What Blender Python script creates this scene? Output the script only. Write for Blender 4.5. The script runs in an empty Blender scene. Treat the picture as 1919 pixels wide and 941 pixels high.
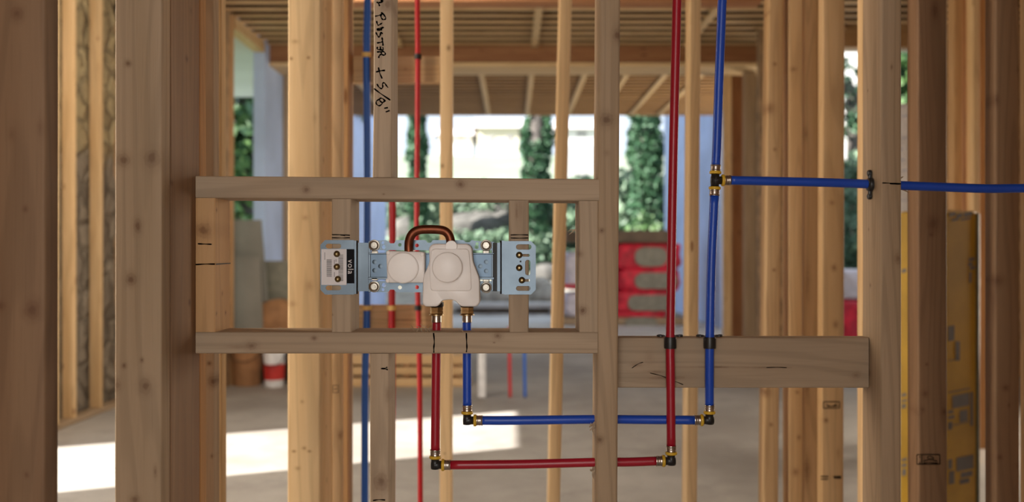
import bpy, bmesh, math, random
from mathutils import Vector, Matrix
R = random.Random(7)
C = bpy.context.scene.collection
PI = math.pi
# ---------------------------------------------------------------- camera
F = 1750.0; CX = 959.5; CY = 470.5; CZ = 1.25       # focal length in pixels of the 1919 px wide frame, eye height
def X(px, d): return (px - CX) * d / F
def Z(py, d): return CZ + (CY - py) * d / F
def P(px, py, d): return Vector((X(px, d), d, Z(py, d)))
cam_d = bpy.data.cameras.new('camera'); cam = bpy.data.objects.new('camera', cam_d); C.objects.link(cam)
cam.location = (0, 0, CZ); cam.rotation_euler = (PI/2, 0, 0)
cam_d.sensor_width = 36; cam_d.lens = F / 1919 * 36
cam_d.clip_start = .05; cam_d.clip_end = 500
cam_d.dof.use_dof = True; cam_d.dof.focus_distance = 1.64; cam_d.dof.aperture_fstop = 3.0
sc = bpy.context.scene; sc.camera = cam
# ---------------------------------------------------------------- light
W = bpy.data.worlds.new('World'); sc.world = W; W.use_nodes = True
bg = W.node_tree.nodes['Background']; bg.inputs[0].default_value = (.76, .87, 1.0, 1); bg.inputs[1].default_value = 1.3
SUN_AZ = Vector((.908, .42)); SUN_EL = math.radians(32)
sd = bpy.data.lights.new('sun', 'SUN'); sd.energy = 17; sd.color = (1, .95, .88); sd.angle = math.radians(.6)
so = bpy.data.objects.new('sun', sd); C.objects.link(so)
so.rotation_euler = Vector((SUN_AZ.x*math.cos(SUN_EL), SUN_AZ.y*math.cos(SUN_EL), -math.sin(SUN_EL))).to_track_quat('-Z', 'Y').to_euler()
def area(name, loc, target, sx, sy, power, col):
    l = bpy.data.lights.new(name, 'AREA'); l.shape = 'RECTANGLE'; l.size = sx; l.size_y = sy; l.energy = power; l.color = col
    o = bpy.data.objects.new(name, l); C.objects.link(o); o.location = loc
    o.rotation_euler = (Vector(target) - Vector(loc)).to_track_quat('-Z', 'Y').to_euler()
area('added_fill_left', (-3.05, 2.2, 1.7), (0, 2.5, 1.2), 1.5, 2.2, 150, (1, .88, .72))  # added lamp for light from the left; this wall has no window
area('added_fill_rear', (0.05, -2.3, 1.7), (0.05, 2, 1.2), 2.4, 2.0, 70, (1, .94, .84))  # unseen lamp added behind the camera to light the front faces
area('added_fill_high', (-1.3, 4.9, 3.3), (-1.9, 7.6, .7), 2.4, 1.2, 100, (1, .9, .74))  # added overhead fill for the left wall studs; no stairwell exists
area('added_fill_far_right', (4.1, 12.6, 1.5), (.2, 12.8, 3.3), 2.2, 2.0, 85, (1, .84, .62))  # hidden lamp added to warm the rear ceiling
area('added_fill_right', (5.2, 6.2, 1.5), (-.6, 1.9, 1.1), 1.6, 2.2, 150, (1, .88, .72))  # added fill for right-facing stud sides; no doorway is built there
vs = sc.view_settings; vs.view_transform = 'Standard'; vs.look = 'None'; vs.gamma = 1; vs.use_curve_mapping = False; vs.exposure = 0.14
sc.cycles.max_bounces = 8; sc.cycles.diffuse_bounces = 5; sc.cycles.sample_clamp_indirect = 6
# ---------------------------------------------------------------- materials
class NT:
    def __init__(s, name):
        s.m = bpy.data.materials.new(name); s.m.use_nodes = True; s.t = s.m.node_tree; s.b = s.t.nodes['Principled BSDF']
    def n(s, typ, **kw):
        x = s.t.nodes.new(typ)
        for k, v in kw.items(): setattr(x, k, v)
        return x
    def set(s, sock, v):
        if isinstance(v, bpy.types.NodeSocket): s.t.links.new(v, sock)
        elif v is not None: sock.default_value = v
    def math(s, op, a, b=None, c=None, clamp=False):
        x = s.n('ShaderNodeMath', operation=op, use_clamp=clamp); s.set(x.inputs[0], a)
        if b is not None: s.set(x.inputs[1], b)
        if c is not None: s.set(x.inputs[2], c)
        return x.outputs[0]
    def vmath(s, op, a, b=None):
        x = s.n('ShaderNodeVectorMath', operation=op); s.set(x.inputs[0], a)
        if b is not None: s.set(x.inputs[1], b)
        return x.outputs[1] if op in ('LENGTH', 'DISTANCE', 'DOT_PRODUCT') else x.outputs[0]
    def mix(s, f, a, b):
        x = s.n('ShaderNodeMix', data_type='RGBA'); s.set(x.inputs[0], f)
        s.set(x.inputs[6], a if isinstance(a, bpy.types.NodeSocket) else (*a, 1)); s.set(x.inputs[7], b if isinstance(b, bpy.types.NodeSocket) else (*b, 1))
        return x.outputs[2]
    def noise(s, v, scale, detail=3, rough=.55):
        x = s.n('ShaderNodeTexNoise'); s.set(x.inputs['Vector'], v); x.inputs['Scale'].default_value = scale
        x.inputs['Detail'].default_value = detail; x.inputs['Roughness'].default_value = rough
        return x.outputs[0]
    def ss(s, v, a, b, lo=0., hi=1.):
        x = s.n('ShaderNodeMapRange', interpolation_type='SMOOTHSTEP'); s.set(x.inputs[0], v)
        x.inputs[1].default_value = a; x.inputs[2].default_value = b; x.inputs[3].default_value = lo; x.inputs[4].default_value = hi
        return x.outputs[0]
    def bump(s, h, strength, dist=.002):
        x = s.n('ShaderNodeBump'); s.set(x.inputs['Height'], h); x.inputs['Strength'].default_value = strength; x.inputs['Distance'].default_value = dist
        s.t.links.new(x.outputs[0], s.b.inputs['Normal'])
def flat(name, col, rough=.5, metal=0, spec=None, noise=None, bump=0):
    k = NT(name); k.b.inputs['Roughness'].default_value = rough; k.b.inputs['Metallic'].default_value = metal
    tc = k.n('ShaderNodeTexCoord').outputs['Object']
    f = k.noise(tc, noise[0] if noise else 12, 4)
    amt = noise[1] if noise else .12
    c = k.mix(k.ss(f, .3, .7), tuple(x*(1-amt) for x in col), tuple(min(1, x*(1+amt)) for x in col))
    k.t.links.new(c, k.b.inputs['Base Color'])
    if spec is not None: k.b.inputs['Specular IOR Level'].default_value = spec
    if bump: k.bump(f, bump, .01)
    return k.m
WOODC = {'pale': ((.445, .335, .232), (.37, .27, .18), (.17, .085, .045)),
         'grey': ((.40, .285, .185), (.325, .225, .135), (.14, .065, .03)),
         'brown': ((.245, .145, .08), (.20, .11, .058), (.12, .05, .022)),  # browner pine, on the edge studs also darkened in place of light falloff
         'yellow': ((.68, .47, .26), (.58, .37, .18), (.22, .09, .03)),
         'gold': ((.75, .545, .31), (.66, .45, .235), (.24, .10, .03)),
         'orange': ((.55, .325, .15), (.45, .245, .105), (.16, .06, .02)),
         'rust': ((.40, .19, .085), (.31, .135, .06), (.10, .035, .015))}
_wood = {}
def wood(kind, axis='z', knots=None, lively=.5):
    key = (kind, axis)
    if knots is None and key in _wood: return _wood[key]
    A, B, K = WOODC[kind]
    k = NT('pine_' + kind + '_' + axis)
    tc = k.n('ShaderNodeTexCoord').outputs['Object']; oi = k.n('ShaderNodeObjectInfo').outputs['Random']
    off = k.n('ShaderNodeCombineXYZ'); k.set(off.inputs[0], k.math('MULTIPLY', oi, 31.)); k.set(off.inputs[1], k.math('MULTIPLY', oi, 17.)); k.set(off.inputs[2], k.math('MULTIPLY', oi, 53.))
    v = k.vmath('ADD', tc, off.outputs[0])
    def st(a, b): return {'z': (a, a, b), 'x': (b, a, a), 'y': (a, b, a)}[axis]
    n1 = k.noise(k.vmath('MULTIPLY', v, st(16, 1.1)), 1, 4)
    n2 = k.noise(k.vmath('MULTIPLY', v, st(9, .55)), 1, 2, .4)
    line = k.math('SINE', k.math('MULTIPLY', n2, 95.)); line = k.ss(line, .1, 1.)
    n3 = k.noise(k.vmath('MULTIPLY', v, st(420, 9)), 1, 2)
    c = k.mix(k.ss(n1, .3, .7), A, B)
    c = k.mix(k.math('MULTIPLY', line, .5*lively), c, tuple(x*.55 for x in B))
    c = k.mix(k.math('MULTIPLY', k.ss(n3, .5, .8), .25), c, tuple(x*.6 for x in B))
    tint = k.math('MULTIPLY_ADD', oi, .22, .89)
    hsv = k.n('ShaderNodeHueSaturation'); k.set(hsv.inputs['Value'], tint); k.set(hsv.inputs['Color'], c); c = hsv.outputs[0]
    # scattered knots
    vo = k.n('ShaderNodeTexVoronoi'); k.set(vo.inputs['Vector'], k.vmath('MULTIPLY', v, st(13, 3.4))); vo.inputs['Scale'].default_value = 1; vo.inputs['Randomness'].default_value = 1
    sep = k.n('ShaderNodeSeparateColor'); k.set(sep.inputs[0], vo.outputs['Color'])
    gate = k.math('GREATER_THAN', sep.outputs[0], .72)
    rad = k.math('MULTIPLY_ADD', sep.outputs[1], .09, .05)
    q = k.math('DIVIDE', vo.outputs['Distance'], rad)
    msk = k.math('MULTIPLY', k.ss(q, 1.25, .7), gate)
    if knots: msk = k.math('MULTIPLY', msk, .0)
    c = k.mix(k.math('MULTIPLY', msk, .75), c, K)
    wob = k.math('MULTIPLY_ADD', k.noise(tc, 130, 2), .7, -.35)
    wob2 = k.math('MULTIPLY_ADD', k.noise(tc, 38, 2), .8, -.4)
    for kn in (knots or []):
        (x, y, z, rx, ry, rz) = kn[:6]; st_ = kn[6] if len(kn) > 6 else .8
        dv = k.vmath('MULTIPLY', k.vmath('SUBTRACT', tc, (x, y, z)), (1/rx, 1/ry, 1/rz))
        L = k.math('ADD', k.math('ADD', k.vmath('LENGTH', dv), wob), k.math('MULTIPLY', wob2, .6))
        halo = k.ss(L, 2.3, .9); c = k.mix(k.math('MULTIPLY', halo, .42*st_), c, tuple(a*.55+b*.25 for a, b in zip(B, K)))
        ring = k.math('MULTIPLY', k.ss(L, 1.25, .95), k.ss(L, .55, .9)); c = k.mix(k.math('MULTIPLY', ring, .28*st_), c, tuple(x*.9 for x in K))
        core = k.ss(L, 1.0, .2); c = k.mix(k.math('MULTIPLY', core, .85*st_), c, tuple(x*.8 for x in K))
    k.t.links.new(c, k.b.inputs['Base Color'])
    k.b.inputs['Roughness'].default_value = .62; k.b.inputs['Specular IOR Level'].default_value = .3
    k.bump(k.math('ADD', n3, k.math('MULTIPLY', line, .6)), .16, .0012)
    if knots is None: _wood[key] = k.m
    return k.m
M = {}
M['red'] = flat('red_pex', (.33, .006, .02), .34, noise=(6, .06)); M['blue'] = flat('blue_pex', (.008, .062, .44), .34, noise=(6, .06))
M['redfar'] = flat('bright_red_pex', (.56, .014, .022), .35, noise=(6, .05)); M['bluefar'] = flat('mid_blue_pex', (.02, .13, .55), .35, noise=(6, .05))
M['matte'] = flat('matte_black_print', (.01, .01, .012), .85, spec=.1); M['black'] = flat('black_plastic', (.012, .012, .013), .38); M['yellow'] = flat('yellow_plastic', (.62, .38, .025), .4, noise=(20, .1))
M['clipyellow'] = flat('pale_yellow_clip', (.85, .58, .20), .5); M['steel'] = flat('steel_sleeve', (.42, .37, .33), .3, 1, noise=(90, .3)); M['zinc'] = flat('zinc_plate', (.105, .13, .155), .36, 1, noise=(14, .14))
M['zinc_dark'] = flat('zinc_dark', (.075, .10, .13), .34, 1, noise=(14, .12)); M['brass'] = flat('brass', (.50, .36, .19), .32, 1, noise=(70, .25))
M['copper'] = flat('copper_tube', (.17, .055, .03), .42, 1, noise=(40, .3)); M['bolt'] = flat('bolt_metal', (.26, .235, .2), .32, 1, noise=(60, .3))
M['cap'] = flat('white_cap_plastic', (.90, .86, .84), .42, noise=(9, .05)); M['label'] = flat('paper_label', (.66, .62, .63), .5, noise=(30, .04))
M['ink'] = flat('marker_ink', (.012, .008, .006), .6); M['inkbrown'] = flat('stamp_ink', (.05, .025, .013), .7, noise=(160, .6)); M['grey_ink'] = flat('grey_print', (.16, .15, .15), .6)
M['whitep'] = flat('white_pvc', (.78, .78, .80), .35); M['wrap'] = flat('housewrap_blue_shade', (.46, .56, .82), .6, noise=(1.4, .12), bump=.2)  # wrap colour holds the blue of sky-lit shade
M['wrapblue'] = flat('blue_print', (.12, .2, .42), .6)
M['drywall'] = flat('grey_board', (.23, .22, .195), .8, noise=(2.2, .12)); M['kraft'] = flat('kraft_brown', (.34, .17, .075), .75, noise=(7, .2))
M['rag'] = flat('pale_rag', (.62, .52, .42), .85, noise=(14, .15), bump=.4); M['label_red'] = flat('red_label', (.50, .03, .025), .5)
M['bagred'] = flat('red_woven_bag', (.55, .014, .04), .5, noise=(7, .35), bump=.6); M['bagwhite'] = flat('white_poly_sheet', (.62, .58, .66), .4, noise=(6, .15), bump=.5)
M['mortar'] = flat('grey_green_panel', (.22, .205, .165), .8, noise=(12, .15)); M['darkboard'] = flat('dark_board', (.11, .075, .05), .8, noise=(4, .3))
M['siding'] = flat('pale_siding', (.74, .72, .70), .7, noise=(1, .04)); M['siding2'] = flat('cream_siding', (.72, .64, .50), .7, noise=(1, .04)); M['roof'] = flat('grey_roof', (.62, .57, .57), .8, noise=(3, .15))
M['glassd'] = flat('dark_window', (.30, .27, .27), .2); M['osb'] = flat('sheathing', (.34, .21, .11), .8, noise=(9, .35))
M['bark'] = flat('bark', (.11, .095, .085), .9, noise=(5, .4), bump=1); M['soffit'] = flat('soffit_grey', (.52, .50, .49), .7, noise=(2, .05))
M['web_shade'] = flat('web_shade_board', (.10, .055, .03), .8, noise=(5, .3)); M['foil'] = flat('clear_wrap_edge', (.12, .13, .08), .35, noise=(9, .3)); M['insul'] = flat('yellow_wrap', (.52, .31, .022), .4, noise=(4, .14))  # web tone darkened to carry the shade between ceiling joists
def leafmat(name, c1, c2):
    k = NT(name); tc = k.n('ShaderNodeTexCoord').outputs['Object']
    f = k.noise(tc, 1.7, 5, .7); g = k.noise(tc, 14, 1)
    c = k.mix(k.ss(k.math('ADD', k.math('MULTIPLY', f, .6), k.math('MULTIPLY', g, .4)), .35, .65), c1, c2)
    k.t.links.new(c, k.b.inputs['Base Color']); k.b.inputs['Roughness'].default_value = .55
    return k.m
M['ivy'] = leafmat('ivy_leaves', (.022, .075, .035), (.075, .17, .08)); M['leaf'] = leafmat('tree_leaves', (.012, .05, .018), (.09, .17, .045))
M['brush'] = leafmat('brush_leaves', (.07, .14, .085), (.19, .27, .17))
def concrete(name, a, b):
    k = NT(name); tc = k.n('ShaderNodeTexCoord').outputs['Object']
    f = k.noise(tc, .55, 6, .65); g = k.noise(tc, 3.5, 5, .7); h = k.noise(tc, 60, 2)
    c = k.mix(k.ss(f, .38, .62), a, b); c = k.mix(k.ss(g, .45, .75, 0, .45), c, tuple(x*.7 for x in a)); c = k.mix(k.ss(h, .5, .8, 0, .2), c, tuple(x*.6 for x in a))
    k.t.links.new(c, k.b.inputs['Base Color']); k.b.inputs['Roughness'].default_value = .68; k.bump(k.math('ADD', g, h), .2, .004)
    return k.m
M['floor'] = concrete('concrete_slab', (.295, .265, .235), (.42, .39, .355)); M['patio'] = concrete('patio_concrete', (.50, .47, .42), (.60, .57, .52))
def ground_mat():
    k = NT('bank_ground'); tc = k.n('ShaderNodeTexCoord').outputs['Object']; s = k.n('ShaderNodeSeparateXYZ'); k.set(s.inputs[0], tc)
    n = k.noise(tc, .5, 5, .65); n2 = k.noise(tc, 3, 5, .7); y = k.math('ADD', s.outputs[1], k.math('MULTIPLY', n, 4.))
    gravel = k.mix(k.ss(n2, .4, .6), (.26, .235, .20), (.40, .36, .30)); brush = k.mix(k.ss(n2, .35, .65), (.035, .065, .035), (.09, .13, .075))
    grass = k.mix(k.ss(n, .35, .65), (.20, .25, .175), (.25, .285, .215))
    c = k.mix(k.ss(y, 23.5, 25.5), gravel, brush); c = k.mix(k.ss(y, 33, 37), c, grass)
    k.t.links.new(c, k.b.inputs['Base Color']); k.b.inputs['Roughness'].default_value = .9; k.bump(n2, .6, .1)
    return k.m
def stone_mat():
    k = NT('rubble_stone'); tc = k.n('ShaderNodeTexCoord').outputs['Object']
    s = k.n('ShaderNodeSeparateXYZ'); k.set(s.inputs[0], tc)
    vo = k.n('ShaderNodeTexVoronoi'); vo.feature = 'DISTANCE_TO_EDGE'; vo.inputs['Scale'].default_value = 4.2; k.set(vo.inputs['Vector'], k.vmath('ADD', tc, (0, 0, 0)))
    vc = k.n('ShaderNodeTexVoronoi'); vc.inputs['Scale'].default_value = 4.2; k.set(vc.inputs['Vector'], tc)
    sp = k.n('ShaderNodeSeparateColor'); k.set(sp.inputs[0], vc.outputs['Color'])
    n = k.noise(tc, 9, 5, .7)
    low = k.mix(sp.outputs[0], (.12, .095, .07), (.27, .22, .165)); hi = k.mix(sp.outputs[0], (.28, .21, .11), (.42, .33, .18))
    zz = k.math('ADD', s.outputs[2], k.math('MULTIPLY', n, .5))
    c = k.mix(k.ss(zz, 2.2, 2.3), low, hi); c = k.mix(k.ss(vo.outputs['Distance'], .06, .0, 0, .6), c, (.09, .07, .05)); c = k.mix(k.ss(n, .4, .8, 0, .5), c, (.14, .11, .08))
    k.t.links.new(c, k.b.inputs['Base Color']); k.b.inputs['Roughness'].default_value = .95; k.bump(k.math('ADD', n, k.ss(vo.outputs['Distance'], 0, .15)), .8, .05)
    return k.m
# ---------------------------------------------------------------- mesh helpers
def link(name, bm, mat, parent=None, smooth=False, loc=(0, 0, 0)):
    me = bpy.data.meshes.new(name); bmesh.ops.recalc_face_normals(bm, faces=bm.faces); bm.to_mesh(me); bm.free()
    if smooth: me.polygons.foreach_set('use_smooth', [True]*len(me.polygons))
    o = bpy.data.objects.new(name, me); C.objects.link(o); o.location = loc
    for m in (mat if isinstance(mat, (list, tuple)) else [mat]): me.materials.append(m)
    if parent is not None: o.parent = parent
    return o
def tag(o, label=None, cat=None, group=None, kind=None):
    if label: o['label'] = label
    if cat: o['category'] = cat
    if group: o['group'] = group
    if kind: o['kind'] = kind
    return o
def empty(name, loc, label, cat, group=None):
    o = bpy.data.objects.new(name, None); C.objects.link(o); o.location = loc; o.empty_display_size = .05
    return tag(o, label, cat, group)
def box(bm, x0, x1, y0, y1, z0, z1, bev=0):
    r = bmesh.ops.create_cube(bm, size=1)
    for v in r['verts']: v.co = Vector(((x0+x1)/2+v.co.x*(x1-x0), (y0+y1)/2+v.co.y*(y1-y0), (z0+z1)/2+v.co.z*(z1-z0)))
    if bev:
        es = {e for v in r['verts'] for e in v.link_edges}
        bmesh.ops.bevel(bm, geom=list(es), offset=bev, segments=2, affect='EDGES', profile=.5)
def struct(name, x0, x1, y0, y1, z0, z1, mat, bev=0):
    bm = bmesh.new(); box(bm, x0, x1, y0, y1, z0, z1, bev); return tag(link(name, bm, mat), kind='structure')
def part(name, mat, parent, *a, bev=0, smooth=False, label=None):
    bm = bmesh.new(); box(bm, *a, bev); o = link(name, bm, mat, parent, smooth)
    if label: o['label'] = label
    return o
def board(name, label, cat, x0, x1, y0, y1, z0, z1, kind, axis='z', r=.003, lean=0, zref=CZ, group=None, knots=None, bow=.0012, wane=0, face='y'):
    """A sawn board with eased edges swept along its long axis. lean: metres of x per metre of z (or z per x when lying)."""
    rr = random.Random(label or name)
    lo = {'x': x0, 'y': y0, 'z': z0}[axis]; hi = {'x': x1, 'y': y1, 'z': z1}[axis]
    ax = {'x': (1, 2), 'y': (0, 2), 'z': (0, 1)}[axis]; ms = [(x0, x1), (y0, y1), (z0, z1)]
    (a0, a1), (b0, b1) = ms[ax[0]], ms[ax[1]]
    org = Vector(((x0+x1)/2, (y0+y1)/2, z0))
    n = max(4, int((hi-lo)/.12)); prof = []
    for (ca, cb, st) in ((a0+r, b0+r, PI), (a1-r, b0+r, 1.5*PI), (a1-r, b1-r, 0), (a0+r, b1-r, .5*PI)):
        for q in range(4):
            t = st + q*PI/6; prof.append((ca+r*math.cos(t), cb+r*math.sin(t), ca, cb))
    bm = bmesh.new(); rings = []; ph = rr.random()*6; ph2 = rr.random()*6
    for i in range(n+1):
        s = lo + (hi-lo)*i/n; oa = (.1 if axis == 'x' else 1)*bow*math.sin(s*1.3+ph); ob = .12*bow*math.sin(s*1.1+ph2); ring = []
        for j, (a, b, ca, cb) in enumerate(prof):
            e = 0
            if wane and j < 4: e = wane*(.5+.5*math.sin(s*9+ph)+.3*math.sin(s*31))*.6
            co = [0, 0, 0]; co['xyz'.index(axis)] = s; co[ax[0]] = a+oa+e*(1 if a < (a0+a1)/2 else 0)*(j >= 0); co[ax[1]] = b+ob
            v = Vector(co)
            if lean:
                if axis == 'z': v.x += lean*(v.z-zref)
                else: v.z += lean*(v.x-x0)
            ring.append(bm.verts.new(v-org))
        rings.append(ring)
    m = len(prof)
    for i in range(n):
        for j in range(m): bm.faces.new((rings[i][j], rings[i][(j+1) % m], rings[i+1][(j+1) % m], rings[i+1][j]))
    bm.faces.new(rings[0]); bm.faces.new(rings[-1])
    kl = None
    if knots:
        kl = []
        for kn in knots:      # px, py, rx, rz (pixels), strength, on the front face at depth y0 (or 's': on the right-hand side face, at its own depth)
            if kn[0] == 's':
                _, px, py, rp, st = kn; xs = x1 if (x0+x1) < 0 else x0; d = xs*F/(px-CX); kl.append((xs-org.x, d-org.y, Z(py, d)-org.z, .02, rp*d/F*1.3, rp*d/F*1.2, st))
            else:
                px, py, rx, rz, st = kn; kl.append((X(px, y0)-org.x, y0-org.y, Z(py, y0)-org.z, rx*1.18*y0/F, .10, rz*1.18*y0/F, st))
    o = link(name, bm, wood(kind, axis, kl) if isinstance(kind, str) else kind, smooth=False, loc=org)
    for p in o.data.polygons:
        p.use_smooth = len(p.vertices) == 4
    o.data.set_sharp_from_angle(angle=math.radians(40))
    return tag(o, label, cat, group)
def child(o, parent):      # keep place while parenting to a moved thing
    o.parent = parent; o.matrix_parent_inverse = Matrix.Translation(parent.location).inverted(); return o
def catmull(pts, k=8):
    P_ = [Vector(p) for p in pts]; out = []; Q = [P_[0]*2-P_[1]] + P_ + [P_[-1]*2-P_[-2]]
    for i in range(1, len(Q)-2):
        for j in range(k):
            t = j/k; a, b, c, d = Q[i-1], Q[i], Q[i+1], Q[i+2]
            out.append(.5*((2*b)+(c-a)*t+(2*a-5*b+4*c-d)*t*t+(3*b-a-3*c+d)*t**3))
    out.append(P_[-1]); return out
def tube(bm, pts, r, seg=16, caps=True):
    rings = []; prev = None
    for i, p in enumerate(pts):
        t = (pts[min(i+1, len(pts)-1)]-pts[max(i-1, 0)]).normalized()
        if prev is None: u = t.orthogonal().normalized()
        else: u = (prev-t*prev.dot(t)).normalized()
        prev = u; w = t.cross(u); rad = r[i] if isinstance(r, list) else r
        rings.append([bm.verts.new(p+(u*math.cos(2*PI*k/seg)+w*math.sin(2*PI*k/seg))*rad) for k in range(seg)])
    for a, b in zip(rings, rings[1:]):
        for k in range(seg): bm.faces.new((a[k], a[(k+1) % seg], b[(k+1) % seg], b[k]))
    if caps: bm.faces.new(rings[0]); bm.faces.new(rings[-1])
def lathe(bm, org, axis, prof, seg=24):
    org = Vector(org); t = Vector(axis).normalized(); u = t.orthogonal().normalized(); w = t.cross(u)
    rings = [[bm.verts.new(org+t*h+(u*math.cos(2*PI*k/seg)+w*math.sin(2*PI*k/seg))*max(r, 1e-5)) for k in range(seg)] for r, h in prof]
    for a, b in zip(rings, rings[1:]):
        for k in range(seg): bm.faces.new((a[k], a[(k+1) % seg], b[(k+1) % seg], b[k]))
    bm.faces.new(rings[0]); bm.faces.new(rings[-1])
def lpart(name, mat, parent, org, axis, prof, seg=24, sharp=50):
    bm = bmesh.new(); lathe(bm, org, axis, prof, seg); o = link(name, bm, mat, None, True); o.data.set_sharp_from_angle(angle=math.radians(sharp))
    if parent is not None: child(o, parent)
    return o
def plate(name, mat, parent, loops, y, depth, bev=0, px=True, d=None):
    """sheet with holes: loops in pixels at distance d; first loop is the outline; front face at y."""
    d = d or y
    cu = bpy.data.curves.new(name, 'CURVE'); cu.dimensions = '2D'; cu.fill_mode = 'BOTH'; cu.extrude = depth/2; cu.bevel_depth = bev; cu.bevel_resolution = 2
    for lp in loops:
        sp = cu.splines.new('POLY'); sp.points.add(len(lp)-1); sp.use_cyclic_u = True
        for q, (a, b) in zip(sp.points, lp): q.co = (X(a, d), Z(b, d), 0, 1)
    t = bpy.data.objects.new('tmp', cu); C.objects.link(t)
    me = bpy.data.meshes.new_from_object(t.evaluated_get(bpy.context.evaluated_depsgraph_get())); bpy.data.objects.remove(t)
    me.transform(Matrix.Translation((0, y+depth/2, 0)) @ Matrix.Rotation(PI/2, 4, 'X'))
    me.materials.clear(); me.materials.append(mat)
    o = bpy.data.objects.new(name, me); C.objects.link(o); o.data.set_sharp_from_angle(angle=math.radians(35))
    if parent is not None: child(o, parent)
    return o
def circ(cx, cy, r, n=16, ry=None): return [(cx+r*math.cos(2*PI*k/n), cy+(ry or r)*math.sin(2*PI*k/n)) for k in range(n)]
def slot(x0, x1, y0, y1, n=6):
    r = min(x1-x0, y1-y0)/2; out = []
    for (cx, cy, s) in ((x1-r, y1-r, 0), (x0+r, y1-r, .5*PI), (x0+r, y0+r, PI), (x1-r, y0+r, 1.5*PI)):
        out += [(cx+r*math.cos(s+q*PI/2/n), cy+r*math.sin(s+q*PI/2/n)) for q in range(n+1)]
    return out
def stroke(bm, pts, w, y, d=None, th=.0009, k=5):
    """a pen stroke: pixel points on the vertical plane at distance y"""
    d = d or y
    v = catmull([P(a, b, d) for a, b in pts], k) if len(pts) > 2 else [P(a, b, d) for a, b in pts]
    for i, p in enumerate(v):
        p.y = y-th
    w = w*d/F/2; prev = None
    for i, p in enumerate(v):
        t = (v[min(i+1, len(v)-1)]-v[max(i-1, 0)]).normalized(); n = Vector((-t.z, 0, t.x))
        ww = w*(.85+.3*math.sin(i*.9))
        a = bm.verts.new(p+n*ww); b = bm.verts.new(p-n*ww)
        if prev: bm.faces.new((prev[0], a, b, prev[1]))
        prev = (a, b)
def strokes(name, mat, parent, lst, w, y, label=None):
    bm = bmesh.new()
    for s in lst: stroke(bm, s, w, y)
    bmesh.ops.solidify(bm, geom=bm.faces[:], thickness=-.0003)
    o = child(link(name, bm, mat), parent)
    if label: o['label'] = label
    return o
def leaves(bm, pts, size, rnd, flatz=False):
    for p in pts:
        s = size*(.6+.8*rnd.random()); n = Vector((rnd.gauss(0, 1), rnd.gauss(0, 1), rnd.gauss(0, 1)+.4)).normalized()
        u = n.orthogonal().normalized(); a = rnd.random()*6.28; w = n.cross(u); e = u*math.cos(a)+w*math.sin(a); f = n.cross(e); p = Vector(p)
        vs_ = [bm.verts.new(p-e*s), bm.verts.new(p-f*s*.6+n*s*.15), bm.verts.new(p+e*s), bm.verts.new(p+f*s*.6+n*s*.15)]
        bm.faces.new((vs_[0], vs_[1], vs_[2])); bm.faces.new((vs_[0], vs_[2], vs_[3]))
# ================================================================ STRUCTURE
CEIL = 3.45
def quad_sheet(name, x0, x1, y0, y1, z0, z1, mat): return struct(name, x0, x1, y0, y1, z0, z1, mat)
quad_sheet('floor', -3.4, 6.6, -3.0, 15.2, -.2, 0, M['floor'])
struct('added_wall_rear', -3.3, -.6, -.62, -.5, 0, CEIL+.235, M['osb']); struct('added_wall_rear_right', .25, 6.6, -.62, -.5, 0, CEIL+.235, M['osb'])  # unseen walls added to narrow the rear lamp and shade the sides
quad_sheet('ceiling', -3.4, 3.42, -5.6, 15.25, CEIL+.235, CEIL+.26, M['web_shade'])
tag(struct('ceiling', 3.42, 6.6, -5.6, 9.6, CEIL+.235, CEIL+.26, M['web_shade']))
XL = -3.17
struct('wall_left', XL-.13, XL-.02, -3, 4.40, 0, CEIL+.235, M['osb'])
struct('trim_1', XL-.13, XL-.02, 4.40, 5.81, 2.29, CEIL+.235, M['osb'])
struct('wall_left_rear', XL-.13, XL-.02, 5.81, 6.42, 0, CEIL+.235, M['osb'])
st_m = stone_mat()
bm = bmesh.new()
bmesh.ops.create_grid(bm, x_segments=20, y_segments=44, size=.5)
for v in bm.verts:
    y = 6.42+(v.co.x+.5)*1.3; z = (v.co.y+.5)*3.68; v.co = Vector((XL-.115+R.uniform(-.018, .018), y, z))
bmesh.ops.solidify(bm, geom=bm.faces[:], thickness=.2)
tag(link('wall_stone', bm, st_m), 'rubble stone foundation wall behind the leftmost studs', None, None, 'structure')
struct('wall_left_return', XL-.13, -2.73, 7.72, 7.8, 0, CEIL+.235, M['osb'])
XW = -2.6
struct('wall_left_far', XW-.11, XW-.02, 7.8, 8.80, 0, CEIL+.235, M['osb'])
struct('trim_2', XW-.11, XW, 8.80, 9.82, 3.34, CEIL+.0, wood('yellow', 'y'))
struct('wall_left_wrapped', XW-.12, XW, 9.82, 19.3, 0, 8.8, M['wrap'])  # height raised out of view to keep sun off the right wrapped wall
XR = 3.36
struct('wall_right_wrapped', XR, XR+.12, 15.0, 20.6, 0, 6.5, M['wrap'])
struct('wall_right_rear', X(1424, 9.3), X(1562, 9.3), 9.3, 9.42, 0, CEIL+.235, M['osb'])
struct('wall_right_corner', X(1722, 9.3), 6.6, 9.3, 9.42, 0, CEIL+.235, M['osb'])
struct('trim_3', X(1562, 9.3), X(1722, 9.3), 9.3, 9.42, 3.28, CEIL+.235, wood('orange', 'x'))
struct('wall_right', 6.48, 6.6, -3, 9.3, 0, CEIL+.235, M['osb'])
struct('dark_gap_strip', X(1416, 11.2), X(1427, 11.2), 11.2, 11.5, 0, CEIL+.235, M['darkboard'])  # dark strip put in for the shaded gap beside the posts
struct('sun_block_wall', -7.2, XL-.13, 7.95, 8.07, -.1, 3.36, M['siding'])  # unseen wall added to stop sun entering the far left window
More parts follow.
